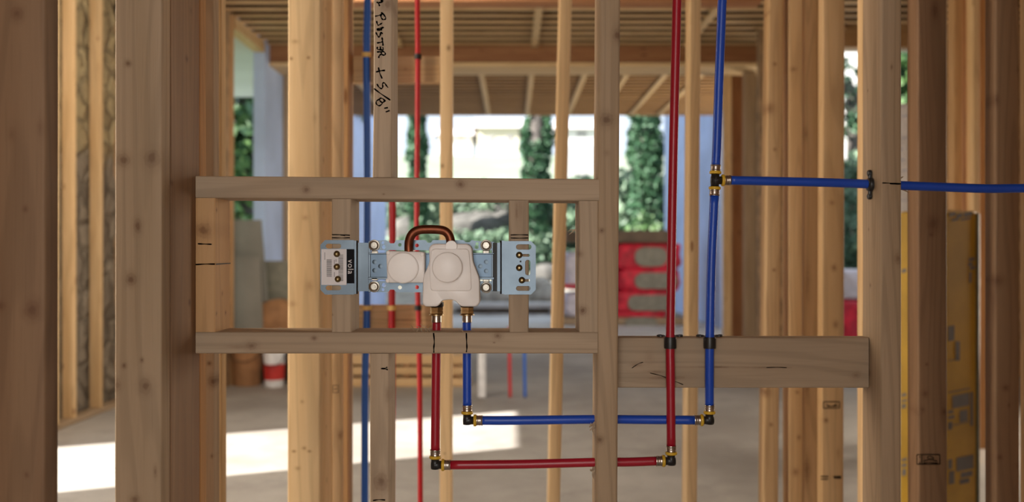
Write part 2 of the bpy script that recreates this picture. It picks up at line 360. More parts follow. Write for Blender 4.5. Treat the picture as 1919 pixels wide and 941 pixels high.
# soffits outside
struct('trim_4', XW-3.4, XW-.11, 7.0, 12.8, 3.36, 3.40, M['soffit'])  # widened out of view to keep sun off the left opening
for i in range(3): struct('trim_%d' % (5+i), X(1562, 9.3)-.3, X(1722, 9.3)+.6, 9.5+i*.5, 9.96+i*.5, 3.37+i*.13, 3.40+i*.13, M['soffit'])
# ceiling joists, beam, strapping
jm = wood('grey', 'x')
y = 6.15; i = 0
while y < 15.1:
    if not (9.93 < y < 11.2):
        xa, xb = (XW-.02 if y > 7.8 else XL-.02), (6.3 if y < 9.2 else 3.3)
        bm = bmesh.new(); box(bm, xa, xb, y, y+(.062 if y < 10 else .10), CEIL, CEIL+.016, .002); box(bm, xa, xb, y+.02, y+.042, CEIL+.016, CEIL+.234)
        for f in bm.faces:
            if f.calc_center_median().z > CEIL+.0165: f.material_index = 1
        tag(link('ceiling_joist', bm, [wood('yellow' if y < 10 else 'orange', 'x'), M['web_shade']]), kind='structure')
    y += .235; i += 1
bm = bmesh.new(); box(bm, XW-.02, 3.3, 10.02, 10.11, 3.28, CEIL+.235, .004); box(bm, XW-.02, 3.3, 10.115, 10.2, 3.28, CEIL+.235, .004)
tag(link('ceiling_beam', bm, wood('rust', 'x')), kind='structure')
tag(board('beam_nailer', None, None, XW-.02, 3.3, 10.01, 10.55, 3.235, 3.273, 'gold', 'x'), kind='structure')
tag(board('ceiling_beam', None, None, X(545, 5), X(1428, 5), 5.0, 5.13, 2.585, CEIL+.235, 'rust', 'x'), kind='structure')
for xs, ya, yb in ((-2.0, 10.3, 15), (-1.2, 7.2, 9.95), (-.38, 10.6, 15), (.24, 6.6, 9.95), (.24, 10.6, 15), (.90, 10.6, 15), (1.42, 10.6, 15), (1.9, 10.6, 15), (1.85, 6.6, 9.95), (2.35, 10.6, 15)):
    tag(board('ceiling_strapping', None, None, xs-.035, xs+.035, ya, yb, CEIL-.026, CEIL-.001, 'gold', 'y'), kind='structure')
# ================================================================ FRONT FRAME
A0, A1 = 1.65, 1.739
G_A = None
pl = 'pale'
SB, ST = 0.0, CEIL
s = board('wall_stud', 'dark brown blurred stud at the far left edge, nearest the viewer', 'stud', X(-45, 1.25), X(84, 1.25), 1.25, 1.288, SB, ST, 'brown', r=.004,  # dark tone partly stands in for weaker light at the edge
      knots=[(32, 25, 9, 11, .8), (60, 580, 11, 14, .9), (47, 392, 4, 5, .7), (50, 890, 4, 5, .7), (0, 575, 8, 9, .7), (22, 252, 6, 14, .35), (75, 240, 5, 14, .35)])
s = board('wall_stud', 'pale broad faced stud with paired round knots, left of the blocking frame', 'stud', X(214, 1.492), X(302, 1.492), 1.492, 1.530, SB, ST, 'grey', r=.003,
      knots=[(240, 119, 5, 5, .8), (232, 300, 9, 10, .75), (285, 297, 12, 14, .75), (258, 424, 6, 11, .85), (245, 524, 8, 9, .9), (272, 724, 10, 12, .8), (233, 685, 4, 5, .8), (266, 675, 3, 4, .8), (253, 937, 7, 7, .7), (219, 722, 7, 9, .5), (291, 885, 3, 9, .6)])
XS = X(302, 1.492)
s = board('wall_stud', 'reddish brown stud the left ends of both blocks butt against', 'stud', XS-.085, XS+.0005, 1.532, 1.672, SB, ST, 'brown', r=.003,
      knots=[('s', 349, 110, 5, .9), ('s', 321, 343, 4, .9), ('s', 354, 566, 5, .9), ('s', 357, 20, 5, .4)])
ml = strokes('marker_line', M['ink'], s, [[(356, 493.5), (363, 494)]], 3, 1.66)
board('wall_stud', 'narrow dark stud just behind the frame\'s left end', 'stud', X(330, 1.85), X(376, 1.85), 1.85, 1.888, SB, ST, 'orange')
board('wall_stud', 'narrow pinkish pale stud behind the frame\'s left end', 'stud', X(366, 1.95), X(400, 1.95), 1.95, 1.988, SB, ST, pl, knots=[(399, 715, 7, 8, .9), (392, 681, 3, 3, .8), (397, 855, 2, 3, .7)])
board('wall_stud', 'golden narrow stud furthest right of the thin studs behind the frame\'s left end', 'stud', X(385, 2.3), X(415, 2.3), 2.3, 2.338, SB, ST, 'gold')
# blocks
top = board('horizontal_block', 'upper horizontal wood block of the valve frame', 'wood block', XS+.001, X(1123, A0), A0, A1, Z(371, A0), Z(329.5, A0), pl, 'x', lean=-.0078, knots=[(574, 355, 6, 6, .8), (863, 345.5, 6.5, 6, .9), (719, 364, 2, 1.5, .6), (712, 350, 60, 3, .12)])
bot = board('horizontal_block', 'lower horizontal wood block of the valve frame, pipes bored through', 'wood block', XS+.001, X(1120, A0), A0, A1, Z(663, A0), Z(622.5, A0), pl, 'x', knots=[(471, 648, 9, 6, .85), (589, 634, 5, 4, .8), (933, 629.5, 6, 5, .85), (450, 650, 22, 3, .35), (926, 642, 2, 1.3, .7)])
strokes('marker_line', M['ink'], bot, [[(812.5, 624), (814, 640), (813, 652), (813, 661)]], 2.6, A0); strokes('marker_line', M['ink'], bot, [[(874, 624), (874.5, 640), (875, 652), (874, 660)]], 2.6, A0)
zt = lambda px: Z(371, A0)-.0078*(X(px, A0)-XS)
cl = board('cripple_stud', 'short stud between the blocks at the frame\'s left end, marked with black lines', 'stud', XS+.001, X(404, A0), A0, A1, Z(622.5, A0), zt(385), 'orange', knots=[(382, 432, 13, 11, .8), ('s', 407, 394, 3, .7), ('s', 407, 588, 3, .7), ('s', 424, 586, 3, .8), ('s', 418, 550, 4, .5)])
for q_ in ([[(371, 457), (384, 457.5), (397, 458)]], [[(366, 496), (385, 495), (403, 495)]]): strokes('marker_line', M['ink'], cl, q_, 2.4, A0)
bm = bmesh.new(); x_ = X(404, A0)+.0006; v = [bm.verts.new(q) for q in ((x_, A0, Z(496.5, A0)), (x_, A1-.002, Z(495.6, A0)), (x_, A1-.002, Z(493.6, A0)), (x_, A0, Z(494, A0)))]; bm.faces.new(v)
child(link('marker_line', bm, M['ink']), cl)
c2 = board('cripple_stud', 'short stud between the blocks carrying the left side of the valve bracket', 'stud', X(620, A0), X(657, A0), A0, A1, Z(622.5, A0), zt(640), pl, knots=[(623, 590, 1.5, 2, .5)])
strokes('marker_line', M['ink'], c2, [[(622, 440), (640, 440), (656, 441)], [(622, 445.5), (640, 446), (656, 445.5)], [(638, 440.6), (647, 441.5)]], 1.8, A0)
c3 = board('cripple_stud', 'short stud between the blocks carrying the right side of the valve bracket', 'stud', X(954, A0), X(992, A0), A0, A1, Z(622.5, A0), zt(970), pl, wane=.002, knots=[(968, 398, 2, 12, .5), (975, 392, 6, 18, .2)])
strokes('marker_line', M['ink'], c3, [[(957, 440.5), (974, 440), (990, 440.5)], [(957, 446), (974, 446.5), (990, 446)]], 1.8, A0)
c4 = board('cripple_stud', 'short stud with ragged edge and drilled knot at the frame\'s right end', 'stud', X(1083, A0), X(1120.3, A0), A0, A1, Z(622.5, A0), zt(1100), pl, wane=.006, knots=[(1092, 582, 6, 6, 1.0), (1087, 476, 5, 5, .5)])
ts = board('wall_stud', 'pale stud standing on the upper block with black handwriting on its face', 'stud', X(697, A0), X(733, A0), A0, A1, zt(715)+(Z(329.5, A0)-Z(371, A0)), ST, pl, wane=.003, knots=[(727, 8, 9, 11, .7)])
bs = board('wall_stud', 'pale stud under the lower block with a large knot near its foot', 'stud', X(692, A0), X(728, A0), A0, A1, SB, Z(663, A0), pl, knots=[(714, 903, 11, 13, .85), (726, 740, 4, 12, .4)])
strokes('marker_line', M['ink'], bs, [[(699, 938), (710, 936.5), (722, 937)]], 2.2, A0); strokes('marker_line', M['ink'], bs, [[(714, 691), (722, 690), (726, 688)], [(716, 691), (722, 691.5), (727, 693)]], 2.2, A0)
# handwriting, read top to bottom (A PLASTER +5/8")
def hw(ox, oy, sc_, pts): return [[(ox+a*sc_, oy+b*sc_) for a, b in s_] for s_ in pts]
k = 60/513.
W1 = [[(195, 0), (240, 15), (200, 35), (170, 40)], [(135, 35), (165, 55), (185, 100)], [(165, 50), (230, 30)],
      [(205, 205), (235, 215), (200, 240), (112, 262)], [(235, 215), (282, 285), (265, 314), (232, 312), (205, 272), (208, 245)],
      [(135, 338), (150, 392), (168, 404), (200, 386), (228, 368)], [(135, 472), (190, 455), (245, 440), (190, 480), (140, 490)], [(205, 440), (215, 490)],
      [(125, 520), (150, 570), (175, 595), (195, 560), (200, 520), (235, 545)], [(140, 690), (200, 680), (240, 665)], [(222, 600), (232, 665), (240, 735)],
      [(150, 750), (150, 790), (240, 800), (235, 760)], [(195, 745), (198, 790)], [(140, 835), (200, 830), (250, 830), (275, 860), (260, 885), (225, 875), (205, 835)], [(212, 870), (180, 890), (168, 930)]]
W2 = [[(165, 140), (185, 230), (225, 320)], [(125, 215), (200, 195), (270, 188)],
      [(140, 405), (175, 460), (215, 480), (235, 450), (230, 400), (262, 390), (290, 430), (320, 465)], [(95, 480), (200, 560), (355, 665)],
      [(280, 685), (230, 640), (190, 640), (195, 685), (240, 700), (265, 670)], [(190, 645), (135, 680), (135, 730), (180, 755), (225, 720), (215, 690)],
      [(258, 795), (318, 785)], [(280, 855), (345, 832)]]
hwo = strokes('handwriting', M['ink'], ts, hw(690, 0, k, W1)+hw(690, 110, k, W2), 2.6, A0-.0002, 'black marker handwriting reading PLASTER +5/8"')
cs = board('wall_stud', 'tall full height stud at the frame\'s right end, pipes bored through it', 'stud', X(1121, A0), X(1161, A0), A0, A1, SB, ST, 'grey', r=.005, lean=.0055, knots=[(1137, 224, 10, 10, .9), (1157, 66, 7, 10, .8), (1128, 432, 4, 4, .9), (1124, 824, 6, 6, .8), (1137, 287, 5, 5, .3)])
rb = board('wall_stud', 'tall stud right of centre with a blue pipe entering a hole in its left side', 'stud', X(1650, A0), X(1689, A0), A0, A1, SB, ST, 'grey', r=.005, knots=[(1683, 484, 6, 8, .6), (1671, 126, 2, 5, .6), ('s', 1627, 700, 9, .6), ('s', 1630, 535, 3, .6), ('s', 1627, 430, 2.5, .6), ('s', 1625, 170, 2.5, .5)])
strokes('marker_line', M['ink'], rb, [[(1653, 343), (1664, 343.2), (1688, 344.5)], [(1667, 344.2), (1676, 345.2), (1687, 344.8)]], 2.0, A0)
RBX = X(1650, A0)
rblk = board('horizontal_block', 'wide plank block with long splits holding the two pipe clips', 'wood block', X(1161, A0)-.0008, RBX-.0005, 1.703, 1.739, Z(727, 1.703), Z(632.5, 1.703), pl, 'x', lean=-.0005,
      knots=[(1250, 708, 28, 3, .75), (1230, 697, 14, 2.5, .5), (1345, 688, 16, 1.6, .8), (1330, 688, 60, 1.5, .35), (1193, 684, 8, 3, .5), (1440, 689, 30, 1.6, .5), (1605, 703, 7, 6, .5), (1218, 670, 8, 12, .18)])
for q_ in ([[(1218, 699), (1238, 704), (1256, 711), (1280, 721)]], [[(1436, 689), (1455, 688.4), (1474, 689)]], [[(1184, 690), (1196, 682), (1205, 679)]]): strokes('crack', M['inkbrown'], rblk, q_, 1.3, 1.703)
# splinters
def splinter(parent, pts, r):
    bm = bmesh.new(); v = catmull(pts, 4); tube(bm, v, [r*(1-.85*i/(len(v)-1)) for i in range(len(v))], 6); child(link('splinter', bm, wood('pale', 'z')), parent)
for a in range(7):
    x0 = 776+a*5; splinter(bot, [P(x0, 622, A0+.01), P(x0+R.uniform(-5, 6), 617-R.random()*5, A0-.002), P(x0+R.uniform(-10, 10), 613-R.random()*6, A0-.006)], .0012)
for (x0, y0, x1, y1) in ((868, 622, 860, 616), (1105, 800, 1107, 792), (1106, 806, 1110, 797)): splinter(bot if y0 < 700 else cs, [P(x0, y0, A0+.004), P((x0+x1)/2+2, (y0+y1)/2, A0-.002), P(x1, y1, A0-.004)], .0014)
for (xa, ya) in ((1106, 792), (1106, 876)): splinter(cs, [P(xa+10, ya, 1.68), P(xa+2, ya+6, 1.675), P(xa, ya+3, 1.67)], .003); splinter(cs, [P(xa+12, ya+2, 1.68), P(xa+5, ya+13, 1.675), P(xa+7, ya+22, 1.67)], .003)
splinter(c4, [P(1078, 430, 1.69), P(1070, 437, 1.69), P(1066, 440, 1.69)], .0018); splinter(c4, [P(1078, 432, 1.69), P(1070, 431, 1.69), P(1064, 434, 1.69)], .0016)
splinter(rb, [P(1686, 352, 1.70), P(1696, 357, 1.70), P(1703, 361, 1.70)], .0025); splinter(rb, [P(1686, 335, 1.70), P(1691, 332, 1.70), P(1693, 331, 1.70)], .002)
# right-hand studs
sC = board('wall_stud', 'broad dark faced stud with a boxed grade stamp, right of the blue pipe hole', 'stud', X(1721, 2.45), X(1776, 2.45), 2.45, 2.52, SB, ST, 'brown', r=.006, knots=[(1752, 20, 6, 13, .9), (1748, 420, 9, 12, .8), (1745, 440, 4, 4, .8), (1734, 738, 5, 5, .8), (1770, 772, 5, 5, .8), (1737, 683, 2.5, 2.5, .8), (1729, 768, 3, 4, .7), (1712, 772, 8, 7, .8)])  # brown here includes the dimmer light on this side
bx = lambda a, b, c, d: [[(a, b), (c, b)], [(c, b), (c, d)], [(c, d), (a, d)], [(a, d), (a, b)]]
strokes('grade_stamp', M['inkbrown'], sC, bx(1718, 852, 1761, 870)+[[(1727, 852), (1727, 870)], [(1723, 855), (1723, 858)], [(1723, 866), (1723, 869)], [(1737, 858), (1742, 855), (1750, 858)], [(1730, 864), (1742, 862), (1756, 864)], [(1730, 868), (1740, 867), (1757, 868)], [(1738, 860), (1750, 860)]], 1.8, 2.449)
sD = board('wall_stud', 'broad dark stud near the right edge with a large reddish side knot', 'stud', X(1866, 2.45), X(1912, 2.45), 2.45, 2.507, SB, ST, 'brown', r=.006, knots=[(1867, 526, 10, 8, .8), (1868, 187, 4, 8, .8), (1885, 727, 5, 5, .9), (1874, 857, 4, 4, .9), (1910, 131, 3, 6, .8), (1891, 760, 2, 4, .7), (1911, 873, 5, 5, .7), (1864, 555, 3, 25, .4), (1912, 5, 6, 6, .8)])  # darkened like its neighbour in place of dimmer light
board('wall_stud', 'stud cut off by the right edge of the picture', 'stud', X(1946, 2.42), X(1985, 2.42), 2.42, 2.509, SB, ST, 'yellow')
board('wall_stud', 'thin pale strip of stud just behind the stud with the blue pipe hole', 'stud', X(1617, 2.5), X(1655, 2.5), 2.5, 2.538, SB, ST, 'yellow', r=.002)
# wall behind
s1 = board('wall_stud', 'broad golden stud left of centre with small nail holes', 'stud', X(539, 2.6), X(600, 2.6), 2.6, 2.638, SB, ST, 'gold', r=.004, knots=[(546, 110, 2.4, 2.4, .9), (578, 108, 2.4, 2.4, .9), (570, 840, 3, 2.5, .7), (551, 846, 3, 2, .8), (580, 846, 3, 2, .8), (566, 753, 3, 3, .5), (558, 878, 4, 3, .5), (580, 536, 6, 8, .35), (548, 570, 6, 5, .35), (572, 408, 5, 4, .4), (553, 78, 6, 3, .4), (590, 220, 3, 9, .3)])
XS1 = X(600, 2.6)
s2 = board('wall_stud', 'orange knotty stud set edgewise behind the broad golden stud', 'stud', XS1-.04, XS1-.001, 2.642, 2.782, SB, ST, 'yellow', r=.003, knots=[('s', 608, 68, 5, .7), ('s', 606, 185, 5, .6), ('s', 607, 300, 5, .6), ('s', 611, 700, 4, .5), ('s', 612, 800, 3, .5), ('s', 613, 900, 4, .5), ('s', 607, 400, 4, .5), ('s', 611, 17, 2.5, .9), ('s', 611, 240, 2.5, .9)])
s3 = board('wall_stud', 'orange stud with a faint grade stamp behind the broad golden stud', 'stud', X(602, 2.80), X(640, 2.80), 2.80, 2.838, SB, ST, 'yellow', r=.003, knots=[(637, 816, 3, 6, .8)])
strokes('grade_stamp', M['inkbrown'], s3, bx(624, 722, 634, 736)+[[(626, 729), (632, 729)]], 1.0, 2.799)
board('wall_stud', 'shaded orange stud furthest right in the cluster behind the golden stud', 'stud', X(628, 3.0), X(653, 3.0), 3.0, 3.089, SB, ST, 'orange', r=.002)
b1 = board('horizontal_block', 'upper plank block in the rear stud wall, pipes clipped to it', 'wood block', X(643.5, 3.09), X(823.5, 3.09), 3.10, 3.138, Z(155, 3.10), Z(105, 3.10), 'yellow', 'x', r=.002, knots=[(760, 130, 3, 2, .4)])
b2 = board('horizontal_block', 'lower plank block in the rear stud wall, pipes clipped to it', 'wood block', X(657, 3.09), X(823.5, 3.09), 3.10, 3.138, Z(622, 3.10), Z(572, 3.10), 'yellow', 'x', r=.002, knots=[(760, 600, 30, 1.5, .5)])
board('wall_stud', 'narrow stud right of the red and blue risers in the rear wall', 'stud', X(824.5, 3.09), X(846, 3.09), 3.09, 3.179, SB, ST, 'gold', r=.002, knots=[(841, 90, 3, 4, .8), (829, 311, 2.5, 3, .8), (833, 850, 2, 2, .5)])
board('wall_stud', 'narrow leaning stud seen through the frame\'s right bay', 'stud', X(1038, 3.09), X(1061, 3.09), 3.09, 3.179, SB, ST, 'gold', r=.005, lean=.0235)
board('wall_stud', 'narrow stud between the front red and blue risers', 'stud', X(1290, 3.09), X(1310, 3.09), 3.09, 3.179, SB, ST, 'gold', r=.004, lean=.009)
board('wall_stud', 'stud with dark knots left of the far blue tee line, rear wall', 'stud', X(1437, 3.09), X(1464, 3.09), 3.09, 3.165, SB, ST, 'yellow', r=.005, lean=.011, knots=[(1442, 203, 8, 8, .7), (1434, 735, 8, 8, .8), (1438, 22, 4, 4, .8), (1452, 120, 3, 3, .7), (1452, 280, 2.5, 2.5, .7), (1451, 506, 2.5, 2.5, .7), (1445, 796, 3, 3, .7)])
board('wall_stud', 'knotty stud in the pack of three behind the wide block, its left member', 'stud', X(1479, 3.09), X(1505, 3.09), 3.09, 3.165, SB, ST, 'yellow', r=.004, knots=[(1487, 130, 5, 4, .6), (1491, 885, 5, 6, .6), (1497, 820, 3, 4, .6), (1494, 735, 3, 3, .6)])
board('wall_stud', 'streaked stud in the pack of three behind the wide block, its middle member', 'stud', X(1506, 3.14), X(1534, 3.14), 3.14, 3.178, SB, ST, 'yellow', r=.003, knots=[(1514, 530, 4, 30, .4), (1512, 720, 4, 30, .45), (1513, 880, 5, 20, .6), (1510, 250, 4, 10, .4)])
s6 = board('wall_stud', 'broad orange stud with faded stamps beside the right gap to outdoors', 'stud', X(1541, 2.95), X(1582, 2.95), 2.95, 3.0, SB, ST, 'yellow', r=.005, lean=.002, knots=[(1563, 502, 4, 5, .7), (1566, 608, 4, 6, .6), (1548, 788, 3.5, 3.5, .9), (1571, 850, 3, 8, .3), (1559, 380, 4, 4, .5), (1564, 180, 12, 30, .15)])
strokes('grade_stamp', M['inkbrown'], s6, bx(1543, 753, 1573, 765)+[[(1548, 758), (1558, 762), (1568, 757)], [(1550, 762), (1570, 761)]], 1.6, 2.949)
strokes('grade_stamp', M['inkbrown'], s6, [[(1538, 893), (1552, 893)], [(1538, 898), (1551, 898)], [(1561, 893), (1576, 893)], [(1562, 896), (1576, 896)]], 2.2, 2.949)
# rear right studs in upper right gap
for (a, b, d, t, kd, lb) in ((1788, 1806, 5.6, .089, 'orange', 'orange stud in the upper right gap, leftmost of four'), (1806, 1822, 5.75, .089, 'rust', 'dark reddish stud in the upper right gap'),  # the rust stud colours in a shaded stud side
                         (1824, 1836, 5.5, .089, 'yellow', 'light narrow stud in the upper right gap'), (1836, 1852, 5.9, .089, 'orange', 'brown stud in the upper right gap, rightmost of four')):
    board('wall_stud', lb, 'stud', X(a, d), X(b, d), d, d+t, SB, ST, kd, r=.003)
# left wall studs against the stone
for dd, lb, kd in ((6.36, 'leftmost golden stud standing against the left wall', 'yellow'), (6.50, 'second golden stud of the close pair by the left wall', 'gold'), (6.76, 'golden stud just left of the exposed stone strip', 'yellow'), (7.2, 'orange knotty stud standing between two strips of stone wall', 'yellow')):
    board('wall_stud', lb, 'stud', XL-.089, XL, dd, dd+.038, .04, ST, kd, r=.003)
tag(board('trim_8', None, None, XL-.09, XL+.01, 5.82, 7.7, 0, .038, 'grey', 'y', r=.003), kind='structure')
# left far opening posts
for dd, lb in ((8.05, 'brown trimmer stud left of the far left window, nearest of three'), (8.35, 'brown trimmer stud left of the far left window, middle one'), (8.68, 'brown trimmer stud right beside the far left window opening')):
    board('wall_stud', lb, 'stud', XW-.10, XW, dd, dd+.05, SB, ST-.001, 'orange', r=.003)
board('wall_stud', 'light blurred stud at the right side of the far left window', 'stud', XW+.001, XW+.05, 10.6, 10.85, SB, ST, 'pale', r=.003)
# right far posts
for (a, b, d, t, kd, lb) in ((1357, 1371, 10.6, .1, 'yellow', 'blurred light post at the left of the far right corner'), (1371, 1396, 10.9, .09, 'rust', 'blurred dark brown post in the far right corner'), (1396, 1417, 10.3, .1, 'grey', 'blurred grey brown post in the far right corner')):  # the rust post carries the shade of a dark side in its colour
    board('corner_post', lb, 'post', X(a, d), X(b, d), d, d+t, SB, Z(95, d) if d > 10.5 else Z(60, d), kd, r=.004)
tag(board('trim_9', None, None, X(1357, 10.5), X(1424, 10.5), 10.5, 11.05, Z(95, 10.6)+.002, CEIL-.03, 'rust', 'x'), kind='structure')
# ================================================================ PIPES
def pipe(name, label, pts, r, mat, group=None, n=8):
    bm = bmesh.new(); v = catmull(pts, n); o0 = v[0].copy(); tube(bm, [q-o0 for q in v], r, 20)
    return tag(link(name, bm, mat, smooth=True, loc=o0), label, 'pipe', group)
PD = 1.690; PR = .0081
def fitting(name, label, c, dirs):
    c = Vector(c); e = empty(name, c, label, 'pipe fitting'); mm = PD/F
    bm = bmesh.new()
    for d in dirs: lathe(bm, c-d*.0072, d, [(.0074, 0), (.0074, .0195)], 18)
    bmesh.ops.create_uvsphere(bm, u_segments=16, v_segments=10, radius=.0076, matrix=Matrix.Translation(c))
    child(link('fitting_body', bm, M['black'], smooth=True), e)
    for d in dirs:
        lpart('retaining_ring', M['yellow'], e, c, d, [(.0072, .0115), (.0098, .0115), (.0108, .0125), (.0108, .0155), (.0098, .0168), (.0072, .0168)])
        lpart('crimp_sleeve', M['steel'], e, c, d, [(.0075, .0168), (.0090, .0170), (.0092, .0185), (.0088, .0190), (.0089, .0215), (.0092, .0222), (.0089, .0232), (.0090, .0262), (.0097, .0268), (.0095, .0278), (.0078, .0278)])
    return e
def ax(a, b): return (Vector(b)-Vector(a)).normalized()
U, D, L_, R_ = Vector((0, 0, 1)), Vector((0, 0, -1)), Vector((-1, 0, 0)), Vector((1, 0, 0))
BD = 1.699
cBL, cBR, cRL, cRR, cT = P(875.5, 788, PD), P(1329.5, 787.5, BD), P(815.5, 871.5, PD), P(1258, 864, PD-.004), P(1340, 338, PD)
def go(c, d, s=.027): return Vector(c)+d*s
uR = ax(cRR, P(1256, 640, PD-.004))
fitting('pipe_elbow', 'black elbow fitting with yellow rings under the valve\'s cold pipe', cBL, [U, R_])
fitting('pipe_elbow', 'black elbow fitting with yellow rings at the foot of the blue riser', cBR, [U, L_])
fitting('pipe_elbow', 'black elbow fitting with yellow rings under the valve\'s hot pipe', cRL, [ax(cRL, P(817.5, 600, PD)), R_])
fitting('pipe_elbow', 'black elbow fitting with yellow rings at the foot of the red riser', cRR, [uR, L_])
uT = ax(cT, P(1343.5, 270, PD)); dT = ax(cT, P(1337.5, 400, PD))
fitting('pipe_tee', 'black tee fitting with three yellow rings on the blue riser', cT, [uT, dT, R_])
pipe('water_pipe', 'dark red pipe rising beside the tall stud to the top of the picture', [go(cRR, uR), P(1256.5, 700, PD-.004), P(1256, 642, PD-.001), P(1258, 500, PD), P(1261.5, 300, PD), P(1265.5, 130, PD), P(1268.5, 0, PD), P(1270, -90, PD), P(1272, -700, PD), P(1272, -1500, PD)], PR, M['red'])
pipe('water_pipe', 'horizontal red pipe from the lower left elbow through the tall stud', [go(cRL, R_), P(980, 870, PD), P(1115, 866.5, PD-.004), P(1180, 866, PD-.004), go(cRR, L_)], PR, M['red'])
pipe('water_pipe', 'dark red pipe dropping from the valve\'s left outlet to its elbow', [go(cRL, ax(cRL, P(817.5, 600, PD))), P(816.5, 760, PD), P(817.5, 680, PD), P(818.5, 600, PD)], PR, M['red'])
pipe('water_pipe', 'blue pipe dropping from the valve\'s right outlet to its elbow', [go(cBL, U), P(875.5, 700, PD), P(875.2, 640, PD), P(875, 600, PD)], PR, M['blue'])
pipe('water_pipe', 'horizontal blue pipe from the valve side elbow through the tall stud', [go(cBL, R_), P(960, 788, PD+.003), P(1115, 786, PD+.009), P(1200, 786.5, BD+.004), go(cBR, L_)], PR, M['blue'])
pipe('water_pipe', 'blue riser between the lower elbow and the tee', [go(cBR, U), P(1329.5, 700, BD-.006), P(1330, 642, PD-.001), P(1333, 500, PD), go(cT, dT)], PR, M['blue'])
pipe('water_pipe', 'blue riser from the tee to the top of the picture', [go(cT, uT), P(1343.5, 270, PD), P(1347.5, 150, PD), P(1352.5, 20, PD), P(1355.5, -90, PD), P(1358, -700, PD), P(1358, -1500, PD)], PR, M['blue'])
pipe('water_pipe', 'blue branch pipe from the tee into the right stud', [go(cT, R_), P(1440, 339.5, PD), P(1560, 342.5, PD), P(1665, 346.5, PD)], PR, M['blue'])
pipe('water_pipe', 'blue branch pipe leaving the right stud to the picture\'s right edge', [P(1672, 347, PD), P(1750, 350, PD), P(1850, 353.5, PD), P(1960, 352.5, PD), P(2500, 350, PD), P(3000, 350, PD)], PR, M['blue'])
def clip(label, px, py, d):
    e = empty('pipe_clip', P(px, py, d), label, 'pipe clip')
    lpart('clip_collar', M['black'], e, P(px, py+11, d), U, [(PR+.0004, 0), (.0110, 0), (.0112, .002), (.0112, .018), (.0105, .0205), (PR+.0004, .0205)])
    bm = bmesh.new(); z = Z(py-11, d)
    for sx in (-1, 1):
        lathe(bm, Vector((X(px, d)+sx*.017, d+.004, z-.0005)), U, [(.0062, 0), (.0068, .001), (.0068, .0028), (.006, .0034)], 14)
        box(bm, X(px, d)+min(sx*.009, sx*.018), X(px, d)+max(sx*.009, sx*.018), d-.001, d+.009, z, z+.0022, .0006)
        box(bm, X(px, d)+sx*.019-.003, X(px, d)+sx*.019+.003, d-.003, d+.004, z+.002, z+.0040, .0006)
    child(link('clip_flange', bm, M['black']), e)
clip('black pipe clip on the wide block holding the red riser', 1256, 642, PD-.001)
clip('black pipe clip on the wide block holding the blue riser', 1330, 642, PD-.001)
e = empty('pipe_clip', P(1635, 345, PD), 'black clip ring where the blue branch pipe enters the right stud', 'pipe clip')
cx_ = RBX-.0004; cz_ = Z(346, PD)
lpart('clip_collar', M['black'], e, (cx_, PD, cz_), (-1, 0, 0), [(PR+.0005, 0), (.0125, 0), (.0125, .0035), (.0112, .007), (PR+.0005, .008)])
bm = bmesh.new()
for sz in (-1, 1):
    lathe(bm, Vector((cx_, PD+.004, cz_+sz*.021)), (-1, 0, 0), [(.0058, 0), (.0062, .001), (.0055, .005), (.003, .006)], 14); box(bm, cx_-.004, cx_, PD-.001, PD+.008, cz_+min(sz*.01, sz*.022), cz_+max(sz*.01, sz*.022), .001)
child(link('clip_flange', bm, M['black']), e)
# rear pipes
pipe('water_pipe', 'thick blue riser left of the handwritten stud, clipped to the rear wall', [P(689, -700, 3.075), P(689, -60, 3.075), P(687, 100, 3.075), P(688.5, 340, 3.075), P(687.5, 590, 3.075), P(684, 720, 3.075), P(683.5, 990, 3.075), P(683.5, 1180, 3.075)], .0115, M['bluefar'])
pipe('water_pipe', 'thick red riser seen just left of the valve loop, clipped to the rear wall', [P(733, -700, 3.075), P(733, -60, 3.075), P(733, 100, 3.075), P(735.5, 400, 3.075), P(734, 590, 3.075), P(735, 720, 3.075), P(733, 990, 3.075), P(733, 1180, 3.075)], .0115, M['redfar'])
pipe('water_pipe', 'thin bright red riser right of the handwritten stud on the rear wall', [P(782, -700, 3.08), P(782, -60, 3.08), P(783, 110, 3.08), P(781.5, 330, 3.08), P(781, 470, 3.08), P(785, 620, 3.08), P(787, 760, 3.08), P(788, 990, 3.08), P(788, 1180, 3.08)], .0085, M['redfar'])
def smallclip(label, px, py, r, mat):
    tag(lpart('pipe_clip', mat, None, P(px, py+5, 3.075), U, [(r, 0), (r+.004, .001), (r+.004, .016), (r, .017)]), label, 'pipe clip')
smallclip('yellow clip holding the thick blue riser to the upper rear block', 687, 103, .0112, M['clipyellow']); smallclip('yellow clip holding the thick blue riser to the lower rear block', 688, 577, .0112, M['clipyellow'])
smallclip('yellow clip holding the thick red riser to the lower rear block', 734, 577, .0112, M['clipyellow'])
smallclip('black clip holding the thin red riser to the upper rear block', 783, 106, .0083, M['black']); smallclip('black clip holding the thin red riser to the lower rear block', 783, 577, .0083, M['black'])
